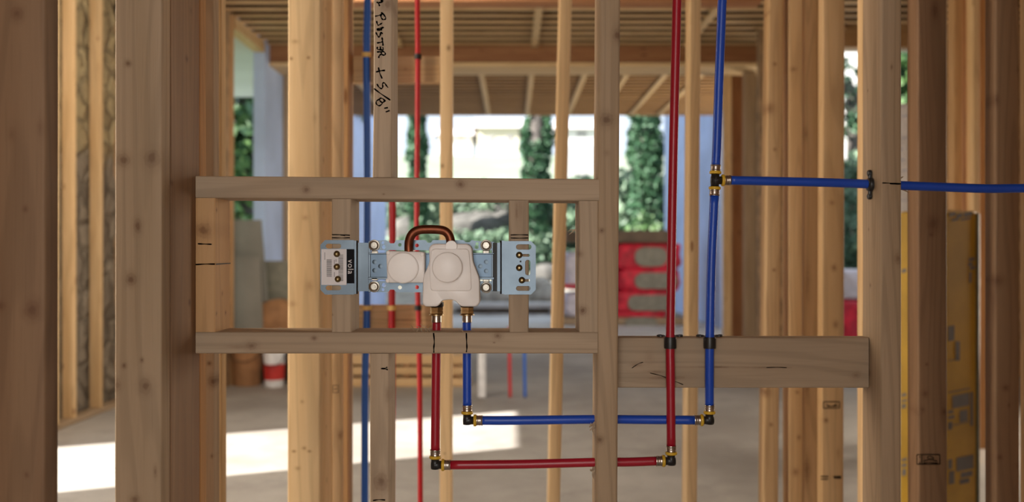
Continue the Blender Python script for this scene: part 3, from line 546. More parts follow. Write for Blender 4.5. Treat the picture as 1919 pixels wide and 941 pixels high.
# ================================================================ VALVE
VX, VZ = X(815, A0), Z(505, A0)
val = empty('shower_valve', (VX, A0-.02, VZ), 'twin capped shower valve on a zinc bracket inside the wood frame', 'shower valve')
YB = A0-.0032     # face plates lie on the studs
cham = lambda x0, x1, y0, y1, l, r: ([(x0+l, y0)] if l else [(x0, y0)]) + ([(x1-r, y0), (x1, y0+r)] if r else [(x1, y0)]) + ([(x1, y1-r), (x1-r, y1)] if r else [(x1, y1)]) + ([(x0+l, y1), (x0, y1-l)] if l else [(x0, y1)]) + ([(x0, y0+l)] if l else [])
lp = plate('face_plate', M['zinc'], val, [cham(601, 664, 450, 552, 9, 0), slot(611, 640, 457, 466), slot(611, 640, 535, 544)], YB, .002, d=A0)
rp = plate('face_plate', M['zinc'], val, [cham(945, 1004, 452, 552, 0, 9), slot(967, 996, 458, 468), slot(984, 994, 487, 516), slot(978, 993, 476, 481), slot(975, 993, 523, 528), slot(967, 994, 536, 545)], YB, .002, d=A0)
def vbox(name, mat, x0, x1, y0, y1, d0, d1, bev=.0006, parent=None):
    bm = bmesh.new(); box(bm, X(x0, A0), X(x1, A0), d0, d1, Z(y1, A0), Z(y0, A0), bev); return child(link(name, bm, mat), parent or val)
# folded flanges back from the face plates
for (xa, xb, xc, sgn) in ((664, 672, 690, 1), (945, 938, 924, -1)):
    bm = bmesh.new()
    def q4(p): bm.faces.new([bm.verts.new(v) for v in p])
    za, zb = Z(551, A0), Z(451, A0); zc, zd = Z(546, A0), Z(455, A0)
    xs = [X(xa, A0), X(xa+sgn*4, A0), X(xa+sgn*7, A0), X(xa+sgn*13, A0), X(xc, A0)]; ys = [YB+.001, YB+.001, YB+.0035, YB+.0035, YB+.006]
    for i in range(4):
        t0, t1 = (za, zb) if i < 2 else (zc, zd); q4([(xs[i], ys[i], t0), (xs[i+1], ys[i+1], t0 if i < 2 else zc), (xs[i+1], ys[i+1], t1 if i < 2 else zd), (xs[i], ys[i], t1)])
    bmesh.ops.remove_doubles(bm, verts=bm.verts, dist=1e-5); bmesh.ops.solidify(bm, geom=bm.faces[:], thickness=.0015)
    child(link('bracket_fold', bm, M['zinc']), val)
YR = A0+.003
hol = [circ(717, 455, 3.4), circ(719, 463, 4.2), circ(717, 543, 3.2), circ(719, 535, 4.3), circ(749, 539, 3.6), circ(781, 460, 3.6), circ(781, 538, 3.4), circ(749, 459, 3)]
rail_top = [(690, 452), (722, 450), (727, 452), (731, 456), (738, 456), (742, 450), (797, 450), (801, 455), (807, 455), (811, 450), (868, 450), (873, 454), (880, 454), (884, 450), (893, 452), (926, 453), (926, 469), (690, 469)]
plate('rail', M['zinc'], val, [rail_top, circ(717, 455, 3), circ(719, 463, 4), circ(749, 459, 3.4), circ(781, 460, 3.6), circ(894, 457, 3), circ(893, 463, 4)], YR, .0018, d=A0)
rail_bot = [(690, 527), (926, 527), (926, 541), (921, 546), (893, 548), (885, 548), (742, 548), (738, 543), (731, 543), (727, 547), (722, 548), (690, 547)]
plate('rail', M['zinc'], val, [rail_bot, circ(719, 534.5, 4.3), circ(717, 543, 3), circ(749, 539, 3.8), circ(781, 538.5, 3.8)], YR, .0018, d=A0)
vbox('rail_lip', M['zinc'], 690, 926, 474, 476.5, YR-.004, YR+.004); vbox('rail_lip', M['zinc'], 690, 926, 519.5, 524, YR-.004, YR+.004)
plate('centre_channel', M['zinc_dark'], val, [[(690, 476), (926, 476), (926, 521), (690, 521)]] + [circ(a, b, 4.2) for a, b in ((701, 491), (712, 499), (701, 507), (900, 499), (911, 491), (911, 508))], YR+.002, .002, d=A0)
vbox('channel_back', M['zinc'], 692, 724, 478, 519, YR+.016, YR+.018); vbox('channel_back', M['zinc'], 890, 924, 478, 519, YR+.016, YR+.018)
vbox('end_web', M['zinc'], 690, 694, 452, 548, YB+.006, YR+.004); vbox('end_web', M['zinc'], 921, 926, 453, 546, YB+.006, YR+.004)
for (a, b) in ((701, 460), (701, 537.5), (911, 460), (911, 539)):
    bt = lpart('clamp_screw', M['bolt'], val, (X(a, A0), YR, Z(b, A0)), (0, -1, 0), [(.0100, 0), (.0102, .0008), (.0098, .0022), (.0078, .0026), (.0076, .0062), (.0062, .0072), (.0050, .0072), (.0048, .0055), (.0026, .0055), (.0024, .0066), (.0001, .0066)])
for (a, b) in ((702, 473), (702, 523), (911, 472.5), (911, 526)): vbox('clamp_nut', M['bolt'], a-6, a+6, b-3, b+3, YR-.004, YR+.002, .001)
M['scr'] = flat('dull_brass_screw', (.24, .18, .09), .3, 1)
for (a, b) in ((632, 476), (632, 500), (634, 523), (973, 478), (973, 502), (978, 525)):
    lpart('fixing_screw', M['scr'], val, (X(a, A0), YB, Z(b, A0)), (0, -1, 0), [(.0056, 0), (.0058, .001), (.0052, .0028), (.0036, .0042), (.0016, .0048), (.0015, .0035), (.0001, .0035)])
for (a, b) in ((632, 493), (975.5, 490)): lpart('pilot_hole', M['ink'], val, (X(a, A0), YB, Z(b, A0)), (0, -1, 0), [(.0017, 0), (.0016, .0003), (.0001, .0003)], 12)
lab = vbox('label', M['label'], 603, 650, 467, 534, YB-.0006, YB, 0); strip = vbox('brand_strip', M['matte'], 650.5, 664.5, 467, 531, YB-.0008, YB, 0)
bm = bmesh.new()
rr = random.Random(3)
for (xa, xb, ya, yb, n) in ((613, 622.5, 486, 518, 15), (635, 644, 477, 527, 22)):
    y = ya
    while y < yb:
        h = rr.choice((.6, .9, 1.3)); box(bm, X(xa, A0), X(xb, A0), YB-.0009, YB-.0006, Z(y+h, A0), Z(y, A0)); y += h+rr.choice((.6, .9))
for (a, b, h) in ((609, 473, 14), (627, 487, 8), (630, 486, 5), (627, 510, 9)): box(bm, X(a, A0), X(a+1.0, A0), YB-.0009, YB-.0006, Z(b+h, A0), Z(b, A0))
child(link('barcode', bm, M['grey_ink']), val)
tcv = bpy.data.curves.new('t', 'FONT'); tcv.body = 'vola'; tcv.size = .0142; tcv.extrude = .0001; tcv.align_x = 'CENTER'; tcv.align_y = 'CENTER'; tcv.space_character = 1.12
to = bpy.data.objects.new('t', tcv); C.objects.link(to); me = bpy.data.meshes.new_from_object(to.evaluated_get(bpy.context.evaluated_depsgraph_get())); bpy.data.objects.remove(to)
me.transform(Matrix.Translation((X(657.5, A0), YB-.0010, Z(500, A0))) @ Matrix.Rotation(PI/2, 4, 'X') @ Matrix.Rotation(-PI/2, 4, 'Z'))
me.materials.clear(); me.materials.append(M['label']); o = bpy.data.objects.new('brand_lettering', me); C.objects.link(o); child(o, val)
# caps
def rpoly(pts, r=4, n=4):
    out = []; m = len(pts)
    for i in range(m):
        a, b, c = Vector(pts[i-1]), Vector(pts[i]), Vector(pts[(i+1) % m]); u = (a-b); w = (c-b); q = min(r, u.length*.45, w.length*.45); u.normalize(); w.normalize()
        p0, p1 = b+u*q, b+w*q
        for t in range(n+1):
            t /= n; out.append(tuple(p0*(1-t)**2+b*2*t*(1-t)+p1*t*t))
    return out
def scaled(pts, s, c): return [(c[0]+(a-c[0])*s, c[1]+(b-c[1])*s) for a, b in pts]
dcap = 1.622
def loft(name, mat, loops, parent=val, sharp=60):
    """loops: (pixel outline, distance) from back to front; closed at the front"""
    bm = bmesh.new(); rings = []
    for lp_, yy in loops: rings.append([bm.verts.new((X(a, A0-.015), yy, Z(b, A0-.015))) for a, b in lp_])
    m = len(rings[0])
    for a, b in zip(rings, rings[1:]):
        for k_ in range(m): bm.faces.new((a[k_], a[(k_+1) % m], b[(k_+1) % m], b[k_]))
    bm.faces.new(rings[0]); bm.faces.new(rings[-1])
    o = child(link(name, bm, mat, smooth=True), parent); o.data.set_sharp_from_angle(angle=math.radians(sharp)); return o
sq = rpoly([(724, 470), (796, 472), (796, 530), (726, 530)], 5)
loft('square_cap', M['cap'], [(sq, 1.654), (sq, 1.634), (scaled(sq, .985, (760, 500)), 1.631), (scaled(sq, .95, (760, 500)), 1.6295)])
lpart('cap_disc', M['cap'], val, P(756, 502, 1.631), (0, -1, 0), [(.0272, 0), (.0272, .005), (.0264, .0066), (.0245, .0072), (.0001, .0074)], 40)
for (a, b) in ((728, 474), (791, 477), (727, 526)):
    lpart('cap_lug', M['cap'], val, P(a, b, 1.631), (0, -1, 0), [(.004, 0), (.0038, .002), (.003, .003), (.0001, .0032)], 14)
body = rpoly([(805, 464), (812, 457), (878, 457), (885, 464), (887, 490), (899, 521), (900, 566), (894, 574), (864, 574), (853, 562), (842, 561), (829, 563), (822, 574), (798, 574), (793, 568), (794, 520), (806, 492)], 6, 3)
loft('valve_cap', M['cap'], [(body, 1.652), (body, 1.624), (scaled(body, .985, (846, 515)), 1.6205), (scaled(body, .95, (846, 515)), 1.6185)])
shd = rpoly([(810, 466), (880, 466), (883, 500), (885, 545), (808, 545), (806, 500)], 8, 4)
loft('valve_cap_step', M['cap'], [(shd, 1.619), (scaled(shd, .985, (846, 505)), 1.6155), (scaled(shd, .95, (846, 505)), 1.6145)])
lpart('cap_knob', M['cap'], val, P(839, 501, 1.616), (0, -1, 0), [(.0262, 0), (.0262, .012), (.0256, .0145), (.0240, .0158), (.0001, .0162)], 48)
lpart('tube_seat', M['cap'], val, P(846, 462, 1.621), (0, -1, 0), [(.0105, 0), (.0105, .004), (.0098, .0055), (.0001, .006)], 24)
bm = bmesh.new(); tube(bm, catmull([P(767, 482, 1.638), P(766, 462, 1.638), P(768, 447, 1.636), P(775, 436, 1.635), P(787, 431, 1.634), P(805, 430, 1.633), P(825, 431, 1.632), P(836, 435, 1.631), P(843, 445, 1.630), P(845, 460, 1.630), P(845, 470, 1.632)], 6), .0078, 20)
child(link('copper_loop', bm, M['copper'], smooth=True), val)
for (a, lb) in ((818.5, 'red'), (875.5, 'blue')):
    base = P(a, 569, PD-.02)+Vector((0, .02, 0)); c0 = Vector((X(a, PD), PD-.004, Z(570, PD)))
    lpart('union_nut', M['black'], val, c0, D, [(.0128, -.004), (.0128, .0035), (.011, .0055)], 16)
    lpart('union_nut', M['brass'], val, c0, D, [(.0116, .005), (.0122, .0055), (.0122, .0105), (.0112, .011), (.0112, .0118), (.0122, .0122), (.0122, .0165), (.0108, .0178)], 6, 20)
    lpart('retaining_ring', M['brass'], val, c0, D, [(.0085, .0178), (.0134, .0182), (.0134, .0197), (.0085, .0203)])
    lpart('crimp_sleeve', M['steel'], val, c0, D, [(.0078, .0205), (.0089, .0207), (.0089, .031), (.0092, .0322), (.0080, .0328)])
# ================================================================ CLUTTER IN THE ROOM
# bored holes are hidden; far stubs
pipe('waste_pipe', 'white capped waste pipe standing on the slab behind the blue pipe', [P(903, 618, 7.9), P(903, 700, 7.9), P(903, 745.5, 7.9)], .034, M['whitep'])
pipe('pipe_stub', 'blurred thin red pipe stub rising from the slab', [P(955, 612, 7.95), P(955, 680, 7.95), P(956, 744.5, 7.95)], .014, M['redfar'])
pipe('pipe_stub', 'blurred thin blue pipe stub rising from the slab', [P(983, 612, 7.95), P(983, 680, 7.95), P(984, 744.5, 7.95)], .014, M['bluefar'])
d = 8.6
for i, (za, zb, xa, xb, lb) in enumerate(((0, .075, 560, 880, 'blurred timber at the bottom of the low lumber pile'), (.105, .175, 575, 872, 'blurred timber in the middle of the low lumber pile'), (.20, .285, 565, 868, 'blurred timber topmost in view on the low lumber pile'))):
    board('timber', lb, 'lumber', X(xa, d), X(xb, d), d+.02*i, d+.35, za, zb, 'yellow', 'x', r=.004, group='low lumber pile')
for i in range(2):
    za, zb = ((.075, .105), (.175, .2))[i]
    for xx, w_ in ((600, 'left'), (760, 'middle'), (850, 'right')): tag(board('spacer_block', w_+' dark spacer strip in the '+('lower', 'upper')[i]+' gap of the low lumber pile', 'lumber', X(xx-6, d), X(xx+6, d), d+.08, d+.34, za, zb, 'rust', 'y', r=.002, group='spacers in the lumber pile'))
# leaning grey boards, left
def slab(name, label, cat, pts, y0, lean, th, mat):
    bm = bmesh.new(); f = [bm.verts.new((X(a, y0), y0+lean*(Z(b, y0)), max(0, Z(b, y0)))) for a, b in pts]; fc = bm.faces.new(f)
    r = bmesh.ops.extrude_face_region(bm, geom=[fc]); bmesh.ops.translate(bm, verts=[v for v in r['geom'] if isinstance(v, bmesh.types.BMVert)], vec=(0, th, 0))
    return tag(link(name, bm, mat), label, cat)
slab('drywall_sheet', 'tall grey sheet leaning under the far left window', 'board', [(405, 716), (500, 716), (500, 560), (487, 412), (405, 412)], 9.0, .02, .03, M['drywall'])
slab('drywall_sheet', 'shorter dark grey sheet leaning right of the tall grey sheet', 'board', [(440, 706), (585, 706), (585, 489), (440, 489)], 9.3, .02, .03, M['mortar'])
slab('drywall_sheet', 'lower front grey sheet with a straight top edge on the tall grey sheet', 'board', [(405, 719), (492, 719), (492, 600), (486, 482), (405, 478)], 8.9, .015, .02, M['drywall'])
def pail(name, label, px, d, w, h, mat, band=None):
    e = empty(name, (X(px, d), d, 0), label, 'bucket'); c = (X(px, d), d, 0)
    lpart('bucket_body', mat, e, c, U, [(w*.86, 0), (w*.88, .005), (w, h*.88), (w*1.06, h*.885), (w*1.06, h*.91), (w, h*.915), (w*1.01, h*.97)], 32)
    lpart('bucket_lid', mat, e, c, U, [(w*1.07, h*.955), (w*1.09, h*.96), (w*1.09, h), (w*.9, h+.004), (.001, h+.004)], 32)
    if band: lpart('bucket_label', band, e, c, U, [(w*.905+.002, h*.2), (w*.95+.004, h*.62)], 32)
    bm = bmesh.new(); tube(bm, [Vector((X(px, d)+w*1.08*math.cos(t), d-w*.25-abs(math.sin(t))*w*.9, h*.88-math.sin(t)*h*.30)) for t in [PI*k_/14 for k_ in range(15)]], .004, 6); child(link('bucket_handle', bm, M['black']), e)
pail('bucket', 'brown blurred bucket at the foot of the grey sheets', 463, 8.72, .145, .40, M['kraft'])
pail('bucket', 'white pail with a red label at the foot of the grey sheets', 514, 8.62, .098, .34, M['whitep'], M['label_red'])
bm = bmesh.new(); lathe(bm, Vector((X(520, 9.05), 8.92, .57)), (0, 1, 0), [(.05, 0), (.20, .01), (.215, .06), (.215, .26), (.2, .3), (.05, .3)], 32)
tag(link('paper_roll', bm, M['kraft'], smooth=True), 'round brown roll resting behind the pails', 'roll')
part('roll_rest', M['darkboard'], C.objects['paper_roll'], X(485, 9.0), X(560, 9.0), 8.9, 9.22, 0, .36)
bm = bmesh.new(); bmesh.ops.create_icosphere(bm, subdivisions=3, radius=.11)
for v in bm.verts: v.co = Vector((v.co.x*1.25, v.co.y*.8, v.co.z*(.9 if v.co.z > 0 else .55)))*(1+.25*math.sin(v.co.x*60+v.co.z*35)*math.sin(v.co.y*50)) + Vector((X(522, 8.62), 8.62, .42))
tag(link('crumpled_rag', bm, M['rag'], smooth=True), 'pale crumpled rag lying on the white pail', 'rag')
# yellow wrapped insulation bundle (right)
e = empty('insulation_bundle', (1.95, 4.2, 0), 'tall yellow plastic wrapped bundle with black print behind the right studs', 'insulation bundle')
hI = Z(396, 4.2); BC = Vector((X(1772, 4.05), 4.05, 0)); BU = Vector((math.cos(PI/6), .5, 0)); BV = Vector((-.5, math.cos(PI/6), 0))
def prism(bm, s0, s1, t0, t1, z0, z1, bev):
    box(bm, s0, s1, t0, t1, z0, z1, bev)
    for v in bm.verts:
        p = BC+BU*v.co.x+BV*v.co.y; v.co = Vector((p.x, p.y, v.co.z))
bm = bmesh.new(); prism(bm, 0, .225, 0, .235, 0, hI, .012); child(link('wrapped_body', bm, M['insul']), e)
bm = bmesh.new(); prism(bm, .212, .236, -.006, .24, 0, hI-.01, .006); child(link('clear_edge', bm, M['foil']), e)
bm = bmesh.new()
def onface(a, b):
    """point of the bundle's surface seen at pixel (a, b)"""
    r_ = (a-CX)/F; U_ = BU if a >= 1772 else BV
    t = (r_*BC.y-BC.x)/(U_.x-r_*U_.y); p = BC+U_*t; n_ = BV*-1 if a >= 1772 else BU*-1
    q = p+n_*.0015; q.z = Z(b, p.y); return q
def rect(a, b, c, d_, rot=.2):
    # printed block, slightly slanted like the wrap
    p = [onface(a, b), onface(c, b-(c-a)*rot), onface(c, d_-(c-a)*rot), onface(a, d_)]
    bm.faces.new([bm.verts.new(q) for q in p])
for a in ((1778, 400, 1790, 406), (1792, 402, 1803, 409), (1806, 399, 1822, 407), (1783, 411, 1796, 415), (1800, 411, 1819, 414), (1815, 484, 1826, 490), (1814, 493, 1822, 499), (1817, 500, 1827, 506), (1816, 511, 1820, 530),
          (1776, 612, 1788, 640), (1776, 735, 1818, 737), (1784, 742, 1816, 766), (1798, 770, 1813, 792), (1776, 770, 1786, 776), (1776, 780, 1788, 786), (1776, 792, 1784, 806),
          (1776, 862, 1784, 880), (1778, 884, 1788, 908), (1792, 858, 1824, 884), (1800, 886, 1822, 896), (1798, 899, 1816, 908), (1690, 505, 1699, 512), (1690, 738, 1699, 744), (1690, 750, 1700, 754), (1690, 758, 1698, 766), (1690, 860, 1700, 865), (1690, 870, 1699, 876), (1691, 880, 1698, 892)): rect(*a)
for (a, b, c, d_) in ((1776, 680, 1797, 676), (1797, 676, 1790, 640), (1776, 810, 1822, 798), (1822, 798, 1818, 735)): rect(min(a, c), min(b, d_), max(a, c)+1.2, min(b, d_)+1.5 if abs(b-d_) < 14 else max(b, d_), 0 if abs(b-d_) > 14 else .2)
child(link('black_print', bm, M['grey_ink']), e)
# white printed sheet behind it
e = empty('foam_sheet', (X(1705, 6.0), 6.0, 0), 'white sheet with blue lettering standing in the gap right of the pipe hole', 'sheet')
part('sheet_panel', M['bagwhite'], e, 0, 0, 0, 0, 0, 0) if False else None
bm = bmesh.new(); box(bm, X(1676, 6.0), X(1760, 6.0), 6.0, 6.04, 0, Z(194, 6.0), .003); child(link('sheet_panel', bm, M['whitep']), e)
bm = bmesh.new()
for j, yy in enumerate((199, 217, 258, 279, 299, 319, 350, 375)):
    for q in range(9):
        xa = 1686+q*2.2+(j % 3)*1.3; h = rr.uniform(1.2, 2.6)
        if rr.random() < .75: box(bm, X(xa, 6.0), X(xa+rr.uniform(.8, 1.6), 6.0), 5.998, 6.0, Z(yy+h-q*.25, 6.0), Z(yy-q*.25, 6.0))
child(link('blue_print', bm, M['wrapblue']), e)
# ================================================================ OUTDOORS
prof = [(15.2, -.06), (18.2, -.06), (18.3, .02), (19.5, .10), (22, .42), (25, 1.15), (28, 1.95), (33, 3.0), (40, 4.5), (47, 5.9), (53, 6.75), (60, 7.0), (140, 7.4)]
bm = bmesh.new(); rows = []
for (yy, zz) in [(a, b) for a, b in prof]:
    rows.append([bm.verts.new((-70+i*5, yy, zz + (0 if yy < 19 else R.uniform(-.12, .12)))) for i in range(33)])
for a, b in zip(rows, rows[1:]):
    for i in range(32): bm.faces.new((a[i], a[i+1], b[i+1], b[i]))
tag(link('hillside_ground', bm, ground_mat(), smooth=True), kind='structure')
struct('patio', XW, XR, 15.2, 18.1, -.3, -.01, M['patio'])
struct('side_yard', -70, XL-.13, -10, 15.19, -.3, -.12, flat('side_grass', (.12, .20, .07), .9, noise=(3, .4)))
struct('side_yard_right', 6.6, 70, -10, 15.19, -.3, -.12, flat('side_grass_right', (.20, .27, .12), .9, noise=(3, .4)))
struct('side_yard_gap', X(1424, 10.5)+.2, 6.6, 9.42, 15.19, -.2, -.005, M['patio'])
def ground_z(yy):
    for (a, b), (c, e_) in zip(prof, prof[1:]):
        if a <= yy <= c: return b+(e_-b)*(yy-a)/(c-a)
    return 0
def ivy_tree(label, px0, px1, d, ztop, lean=0, seed=1, n=5200, pale=False):
    rnd = random.Random(seed); xc = X((px0+px1)/2, d); w = (X(px1, d)-X(px0, d))/2; zb = ground_z(d)
    e = empty('ivy_tree', (xc, d, zb), label, 'tree', 'ivy covered trees beyond the patio')
    bm = bmesh.new(); pts = [Vector((xc+lean*(t*ztop)+.06*math.sin(t*5+seed), d, zb-.1+t*(ztop-zb+.1))) for t in [i/12 for i in range(13)]]
    tube(bm, pts, [w*.55*(1.25-.35*i/12) for i in range(13)], 14); child(link('trunk', bm, M['bark'], smooth=True), e)
    bm = bmesh.new(); L = []
    for q in range(n):
        t = rnd.random(); i = t*12; p = pts[int(i)].lerp(pts[min(12, int(i)+1)], i-int(i)); a = rnd.random()*2*PI
        if pale and abs(a-1.5*PI+.25) < .55 and t > .35: continue
        rr_ = w*(.72+.35*rnd.random()+.18*math.sin(t*40+a*2)+.1*math.sin(t*90+a*3)); L.append(p+Vector((math.cos(a)*rr_, math.sin(a)*rr_, 0)))
    leaves(bm, L, .085, rnd); o = child(link('ivy', bm, M['ivy']), e); o['kind'] = 'stuff'
    bm = bmesh.new()
    for q in range(7):
        p = pts[10+q % 3]; dr = Vector((rnd.uniform(-1, 1), rnd.uniform(-.6, 1), rnd.uniform(.3, 1))).normalized(); tube(bm, catmull([p, p+dr*1.2, p+dr*2.6+Vector((0, 0, .5))], 4), [.14*(1-.1*k_) for k_ in range(9)], 8)
    child(link('branches', bm, M['bark']), e)
    bm = bmesh.new(); L = [pts[-1]+Vector((rnd.gauss(0, 1.7), rnd.gauss(0, 1.7), rnd.gauss(.8, .9))) for q in range(3500)]; leaves(bm, L, .16, rnd); child(link('crown', bm, M['leaf']), e)['kind'] = 'stuff'
ivy_tree('slim ivy covered tree left of centre behind the thin red riser', 770, 802, 25, 9.5, 0, 3)
ivy_tree('ivy covered tree with bare grey bark strip seen through the centre of the house', 976, 1028, 25.5, 9.8, .012, 5, 7000, True)
ivy_tree('wide ivy covered tree right of the tall centre stud', 1182, 1240, 24.0, 9.3, .0, 8, 8200)
def bush(name, label, cat, x, y, z, rx, ry, rz, n, size, mat, seed, group=None, trunk=False):
    rnd = random.Random(seed); e = empty(name, (x, y, z), label, cat, group); L = []
    for q in range(n):
        v = Vector((rnd.gauss(0, 1), rnd.gauss(0, 1), rnd.gauss(0, 1))).normalized()*(.55+.5*rnd.random()**.5); lump = 1+.22*math.sin(v.x*7+seed)*math.sin(v.z*6+seed)
        L.append(Vector((x+v.x*rx*lump, y+v.y*ry*lump, z+rz+v.z*rz*lump)))
    bm = bmesh.new(); leaves(bm, L, size, rnd); child(link('foliage', bm, mat), e)['kind'] = 'stuff'
    bm = bmesh.new()
    if trunk: tube(bm, catmull([(x, y, trunk), (x+.1, y, z+rz*.7), (x-.1, y, z+rz*1.5)], 5), .16, 10)
    for q in range(5):
        a = q*1.3; tube(bm, catmull([(x, y, z+(rz*.5 if trunk else 0)), (x+math.cos(a)*rx*.3, y+math.sin(a)*ry*.3, z+rz*.8), (x+math.cos(a)*rx*.7, y+math.sin(a)*ry*.6, z+rz*1.3)], 4), .03, 6)
    child(link('stems', bm, M['bark']), e)
    return e
BR = ((700, 22.5, 1.4, .55, 'shrub on the bank, far left under the upper block'), (770, 27, 1.6, .75, 'shrub at the foot of the slim ivy tree'), (845, 24, 1.5, .5, 'shrub on the bank behind the rear narrow stud'), (900, 27.5, 1.8, .75, 'shrub on the bank above the copper loop'),
      (960, 23.6, 1.3, .5, 'shrub on the bank above the right bracket plate'), (1005, 27, 1.7, .8, 'shrub at the foot of the centre ivy tree'), (1085, 26, 1.7, .6, 'shrub on the bank left of the tall centre stud'), (1205, 22.8, 1.2, .75, 'bright shrub at the foot of the wide ivy tree'),
      (1180, 26.5, 1.2, 1.0, 'shrub behind the foot of the wide ivy tree'), (1130, 30, 2, .7, 'shrub high on the bank behind the tall centre stud'))
for i, (px, d, rx, rz, lb) in enumerate(BR): bush('shrub', lb, 'shrub', X(px, d), d, ground_z(d)-.1, rx, .8, rz, 1500, .10, M['brush' if i != 7 else 'leaf'], 20+i, 'shrubs on the bank')
# boulders
bmat = flat('cream_boulder', (.34, .30, .235), .9, noise=(3, .3), bump=.6); bmat2 = flat('grey_boulder', (.115, .11, .10), .9, noise=(3, .3), bump=.6)
for i, (px, py, d, r, lb) in enumerate(((1022, 548, 19.6, .30, 'cream boulder right of the bracket plate'), (1008, 520, 20.4, .34, 'cream boulder stacked above and left of another right of the bracket'), (935, 556, 19.3, .34, 'cream boulder under the right end of the bracket rail'), (905, 548, 20.0, .3, 'cream boulder beside the valve body\'s lower right'),
        (1035, 470, 22.5, .34, 'grey boulder high on the bank near the leaning stud'), (885, 410, 26.5, .65, 'grey rock in the bank above the valve'), (925, 405, 27, .7, 'grey rock in the bank left of the right bracket stud'), (1022, 402, 26.5, .6, 'grey rock in the bank right of the right bracket stud'), (765, 404, 26.0, .55, 'grey rock in the bank left of the copper loop'), (1178, 415, 22.3, .5, 'pale rock below the wide ivy tree'), (1215, 408, 22.6, .45, 'pale rock below and right of the wide ivy tree'))):
    bm = bmesh.new(); bmesh.ops.create_icosphere(bm, subdivisions=3, radius=1); zz = min(Z(py, d), ground_z(d)+r*.5)
    for v in bm.verts:
        v.co = v.co*(1+.16*math.sin(v.co.x*3+i)+.12*math.sin(v.co.y*4+i*2)*math.cos(v.co.z*3)); v.co = Vector((v.co.x*r*1.25, v.co.y*r, v.co.z*r*.8))
    tag(link('boulder', bm, bmat if i < 4 else bmat2, smooth=True, loc=(X(px, d), d, zz)), lb, 'boulder', 'boulders on the bank')
bench = board('stone_bench', 'low pale stone slab lying at the edge of the patio', 'slab', X(845, 18.5), X(1040, 18.5), 18.35, 18.9, .12, .22, M['patio'], 'x', r=.01)
for xx in (870, 1000): part('slab_support', M['darkboard'], bench, *(0,)*6) if False else None
bm = bmesh.new(); box(bm, X(855, 18.5), X(1030, 18.5), 18.45, 18.85, -.02, .12); child(link('slab_base', bm, M['darkboard']), bench)
# houses
def house(label, px0, px1, d, zb, h, mat, wins, roofh, seed=0):
    x0, x1 = X(px0, d), X(px1, d); e = empty('house', ((x0+x1)/2, d, zb), label, 'house')
    bm = bmesh.new(); box(bm, x0, x1, d, d+8, zb, zb+h); child(link('house_wall', bm, mat), e)
    bm = bmesh.new(); f = [bm.verts.new(q) for q in ((x0-.4, d-.5, zb+h-.1), (x1+.4, d-.5, zb+h-.1), (x1+.4, d+4, zb+h+roofh), (x0-.4, d+4, zb+h+roofh), (x0-.4, d+8.5, zb+h-.1), (x1+.4, d+8.5, zb+h-.1))]
    bm.faces.new((f[0], f[1], f[2], f[3])); bm.faces.new((f[3], f[2], f[5], f[4])); bm.faces.new((f[0], f[3], f[4])); bm.faces.new((f[1], f[5], f[2])); child(link('house_roof', bm, M['roof']), e)
    for (a, b, c, g) in wins:
        bm = bmesh.new(); box(bm, X(a, d), X(c, d), d-.06, d+.02, Z(g, d), Z(b, d)); w = child(link('house_window', bm, M['siding']), e)
        bm = bmesh.new(); box(bm, X(a+.7, d), X((a+c)/2-.3, d), d-.07, d-.05, Z(g-1, d), Z(b+1, d)); box(bm, X((a+c)/2+.3, d), X(c-.7, d), d-.07, d-.05, Z(g-1, d), Z(b+1, d)); q = link('window_pane', bm, M['glassd']); q.parent = w
house('pale house with small windows on the hill beyond the centre ivy tree', 895, 972, 78, 7.0, Z(238, 78)-7.0, M['siding2'], [(914, 255, 926, 264), (948, 254, 961, 264)], 1.3)
house('low white house on the hill at the left of the view', 822, 884, 84, 7.0, Z(252, 84)-7.0, M['siding'], [(858, 254, 872, 260)], 1.0)
house('white house behind the tall centre stud on the hill', 1050, 1150, 80, 7.0, Z(240, 80)-7.0, M['siding'], [(1080, 246, 1100, 256)], 1.2)
house('white house with a dark window in the gap at the right', 1560, 1640, 40, .0, Z(60, 40), M['siding'], [(1583, 198, 1599, 246)], 2)
# fence-ish pale wall right of centre
struct('garden_wall', X(1060, 34), X(1130, 34), 34, 34.3, 2.8, Z(275, 34), flat('pale_masonry', (.50, .49, .48), .8, noise=(2, .06)))
# trees at the side openings
bush('leafy_tree', 'dense green tree outside the far left window', 'tree', X(455, 16), 16, 1.5, 2.0, 1.8, 2.6, 9000, .13, M['leaf'], 61, trunk=-.12)
bush('leafy_tree', 'dark green tree low behind the far left window', 'tree', X(470, 19), 19, -.1, 1.8, 1.5, 1.35, 5000, .12, M['ivy'], 62, trunk=-.12)
bush('leafy_tree', 'green tree seen high in the narrow gap right of the pipe hole', 'tree', X(1700, 20), 20, 2.2, .62, .8, 2.5, 4000, .14, M['leaf'], 63, trunk=0)
bush('shrub', 'green hedge bush low in the gap left of the pipe hole', 'shrub', X(1600, 22), 22, .3, 1.7, 1.2, 1.5, 5000, .12, M['brush'], 64)
bush('leafy_tree', 'thin branch of leaves above the white house in the right gap', 'tree', X(1592, 24), 24, 4.2, .9, .9, .9, 500, .12, M['ivy'], 65, trunk=1)
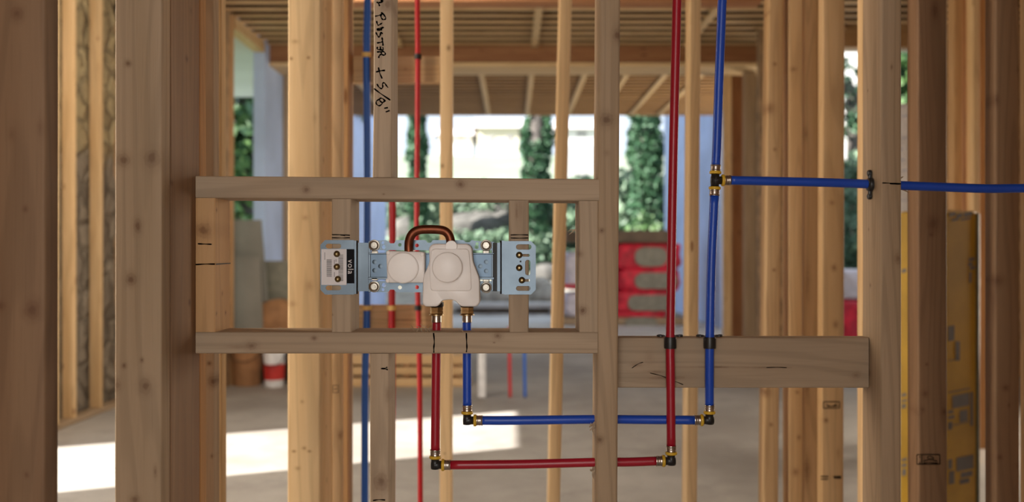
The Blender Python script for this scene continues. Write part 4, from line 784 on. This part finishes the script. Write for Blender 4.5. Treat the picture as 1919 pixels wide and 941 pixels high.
# ================================================================ BAGS
def bagmesh(x0, x1, y0, y1, z0, z1, seed, puff=.05):
    bm = bmesh.new(); bmesh.ops.create_cube(bm, size=1); bmesh.ops.subdivide_edges(bm, edges=bm.edges[:], cuts=7, use_grid_fill=True); rnd = random.Random(seed)
    for v in bm.verts:
        c = v.co*2; L = max(abs(c.x)**4+abs(c.z)**4+abs(c.y)**4, 1e-6)**.25; k_ = 1/L; c = c*(k_*.55+.45*1)*1.0
        n_ = 1+.05*math.sin(c.x*7+seed)*math.sin(c.z*5+seed*2)
        v.co = Vector(((x0+x1)/2+c.x*(x1-x0)/2*n_, (y0+y1)/2+c.y*(y1-y0)/2*n_, (z0+z1)/2+c.z*(z1-z0)/2))
    return bm
d = 15.8
zt_ = Z(455, d)
base = tag(board('pallet', 'wood pallet under the red bag stack, mostly hidden', 'pallet', X(1050, d), X(1284, d), d, d+1.0, 0, .12, 'grey', 'x', r=.005))
hs = [(455, 505), (503, 547), (545, 588), (586, 630)]
for i, (ya, yb) in enumerate(hs):
    lb = ('topmost red bag of the stack by the front red riser', 'second red bag from the top of the stack', 'third red bag from the top of the stack', 'lowest visible red bag of the stack')[i]
    xa, xb = ((1150, 1280), (1156, 1278), (1150, 1262), (1146, 1252))[i]
    e = empty('mortar_bag', (X((xa+xb)/2, d), d+.4, max(.12, Z(yb, d))), lb, 'bag', 'red bags stacked on the patio side'); 
    child(link('bag_body', bagmesh(X(xa, d), X(xb, d), d, d+.75, max(.12, Z(yb+1, d)), Z(ya-1, d), i+2), M['bagred'], smooth=True), e)
    ex0, ex1 = ((1190, 1250), (1190, 1268), (1177, 1262), (1171, 1232))[i]
    plate('bag_panel', M['mortar'], e, [slot(ex0, ex1, ya+9, yb-6, 8)], d-.018, .03, .008, d=d)
for i, (ya, yb) in enumerate(((470, 545), (548, 625))):
    e = tag(link('poly_bundle', bagmesh(X(1055, d), X(1152, d), d, d+.75, max(.12, Z(yb, d)), Z(ya, d), 30+i), M['bagwhite'], smooth=True), ('upper translucent white wrapped bundle left of the red bags', 'lower translucent white wrapped bundle left of the red bags')[i], 'bundle')
    part('red_trim', M['bagred'], e, X(1052, d), X(1130, d), d-.01, d+.05, Z(yb-4, d), Z(yb-12, d), bev=.01)
board('cover_board', 'dark weathered board lying on top of the red bag stack', 'board', X(1060, d), X(1256, d), d-.1, d+.7, Z(455, d)+.004, Z(432, d), 'rust', 'x', r=.005)
C.objects[-1].data.materials[0] = M['darkboard']
e = empty('mortar_bag', (X(1600, 12), 12.2, 0), 'red and white bag standing in the gap beside the right stud', 'bag')
child(link('bag_body', bagmesh(X(1560, 12), X(1640, 12), 12, 12.5, 0, Z(560, 12), 50), M['bagred'], smooth=True), e); child(link('bag_top', bagmesh(X(1565, 12), X(1640, 12), 12, 12.5, Z(562, 12), Z(505, 12), 51), M['bagwhite'], smooth=True), e)
struct('trim_10', X(1305, 17), X(1345, 17), 17, 17.4, -.02, Z(570, 17), bmat)
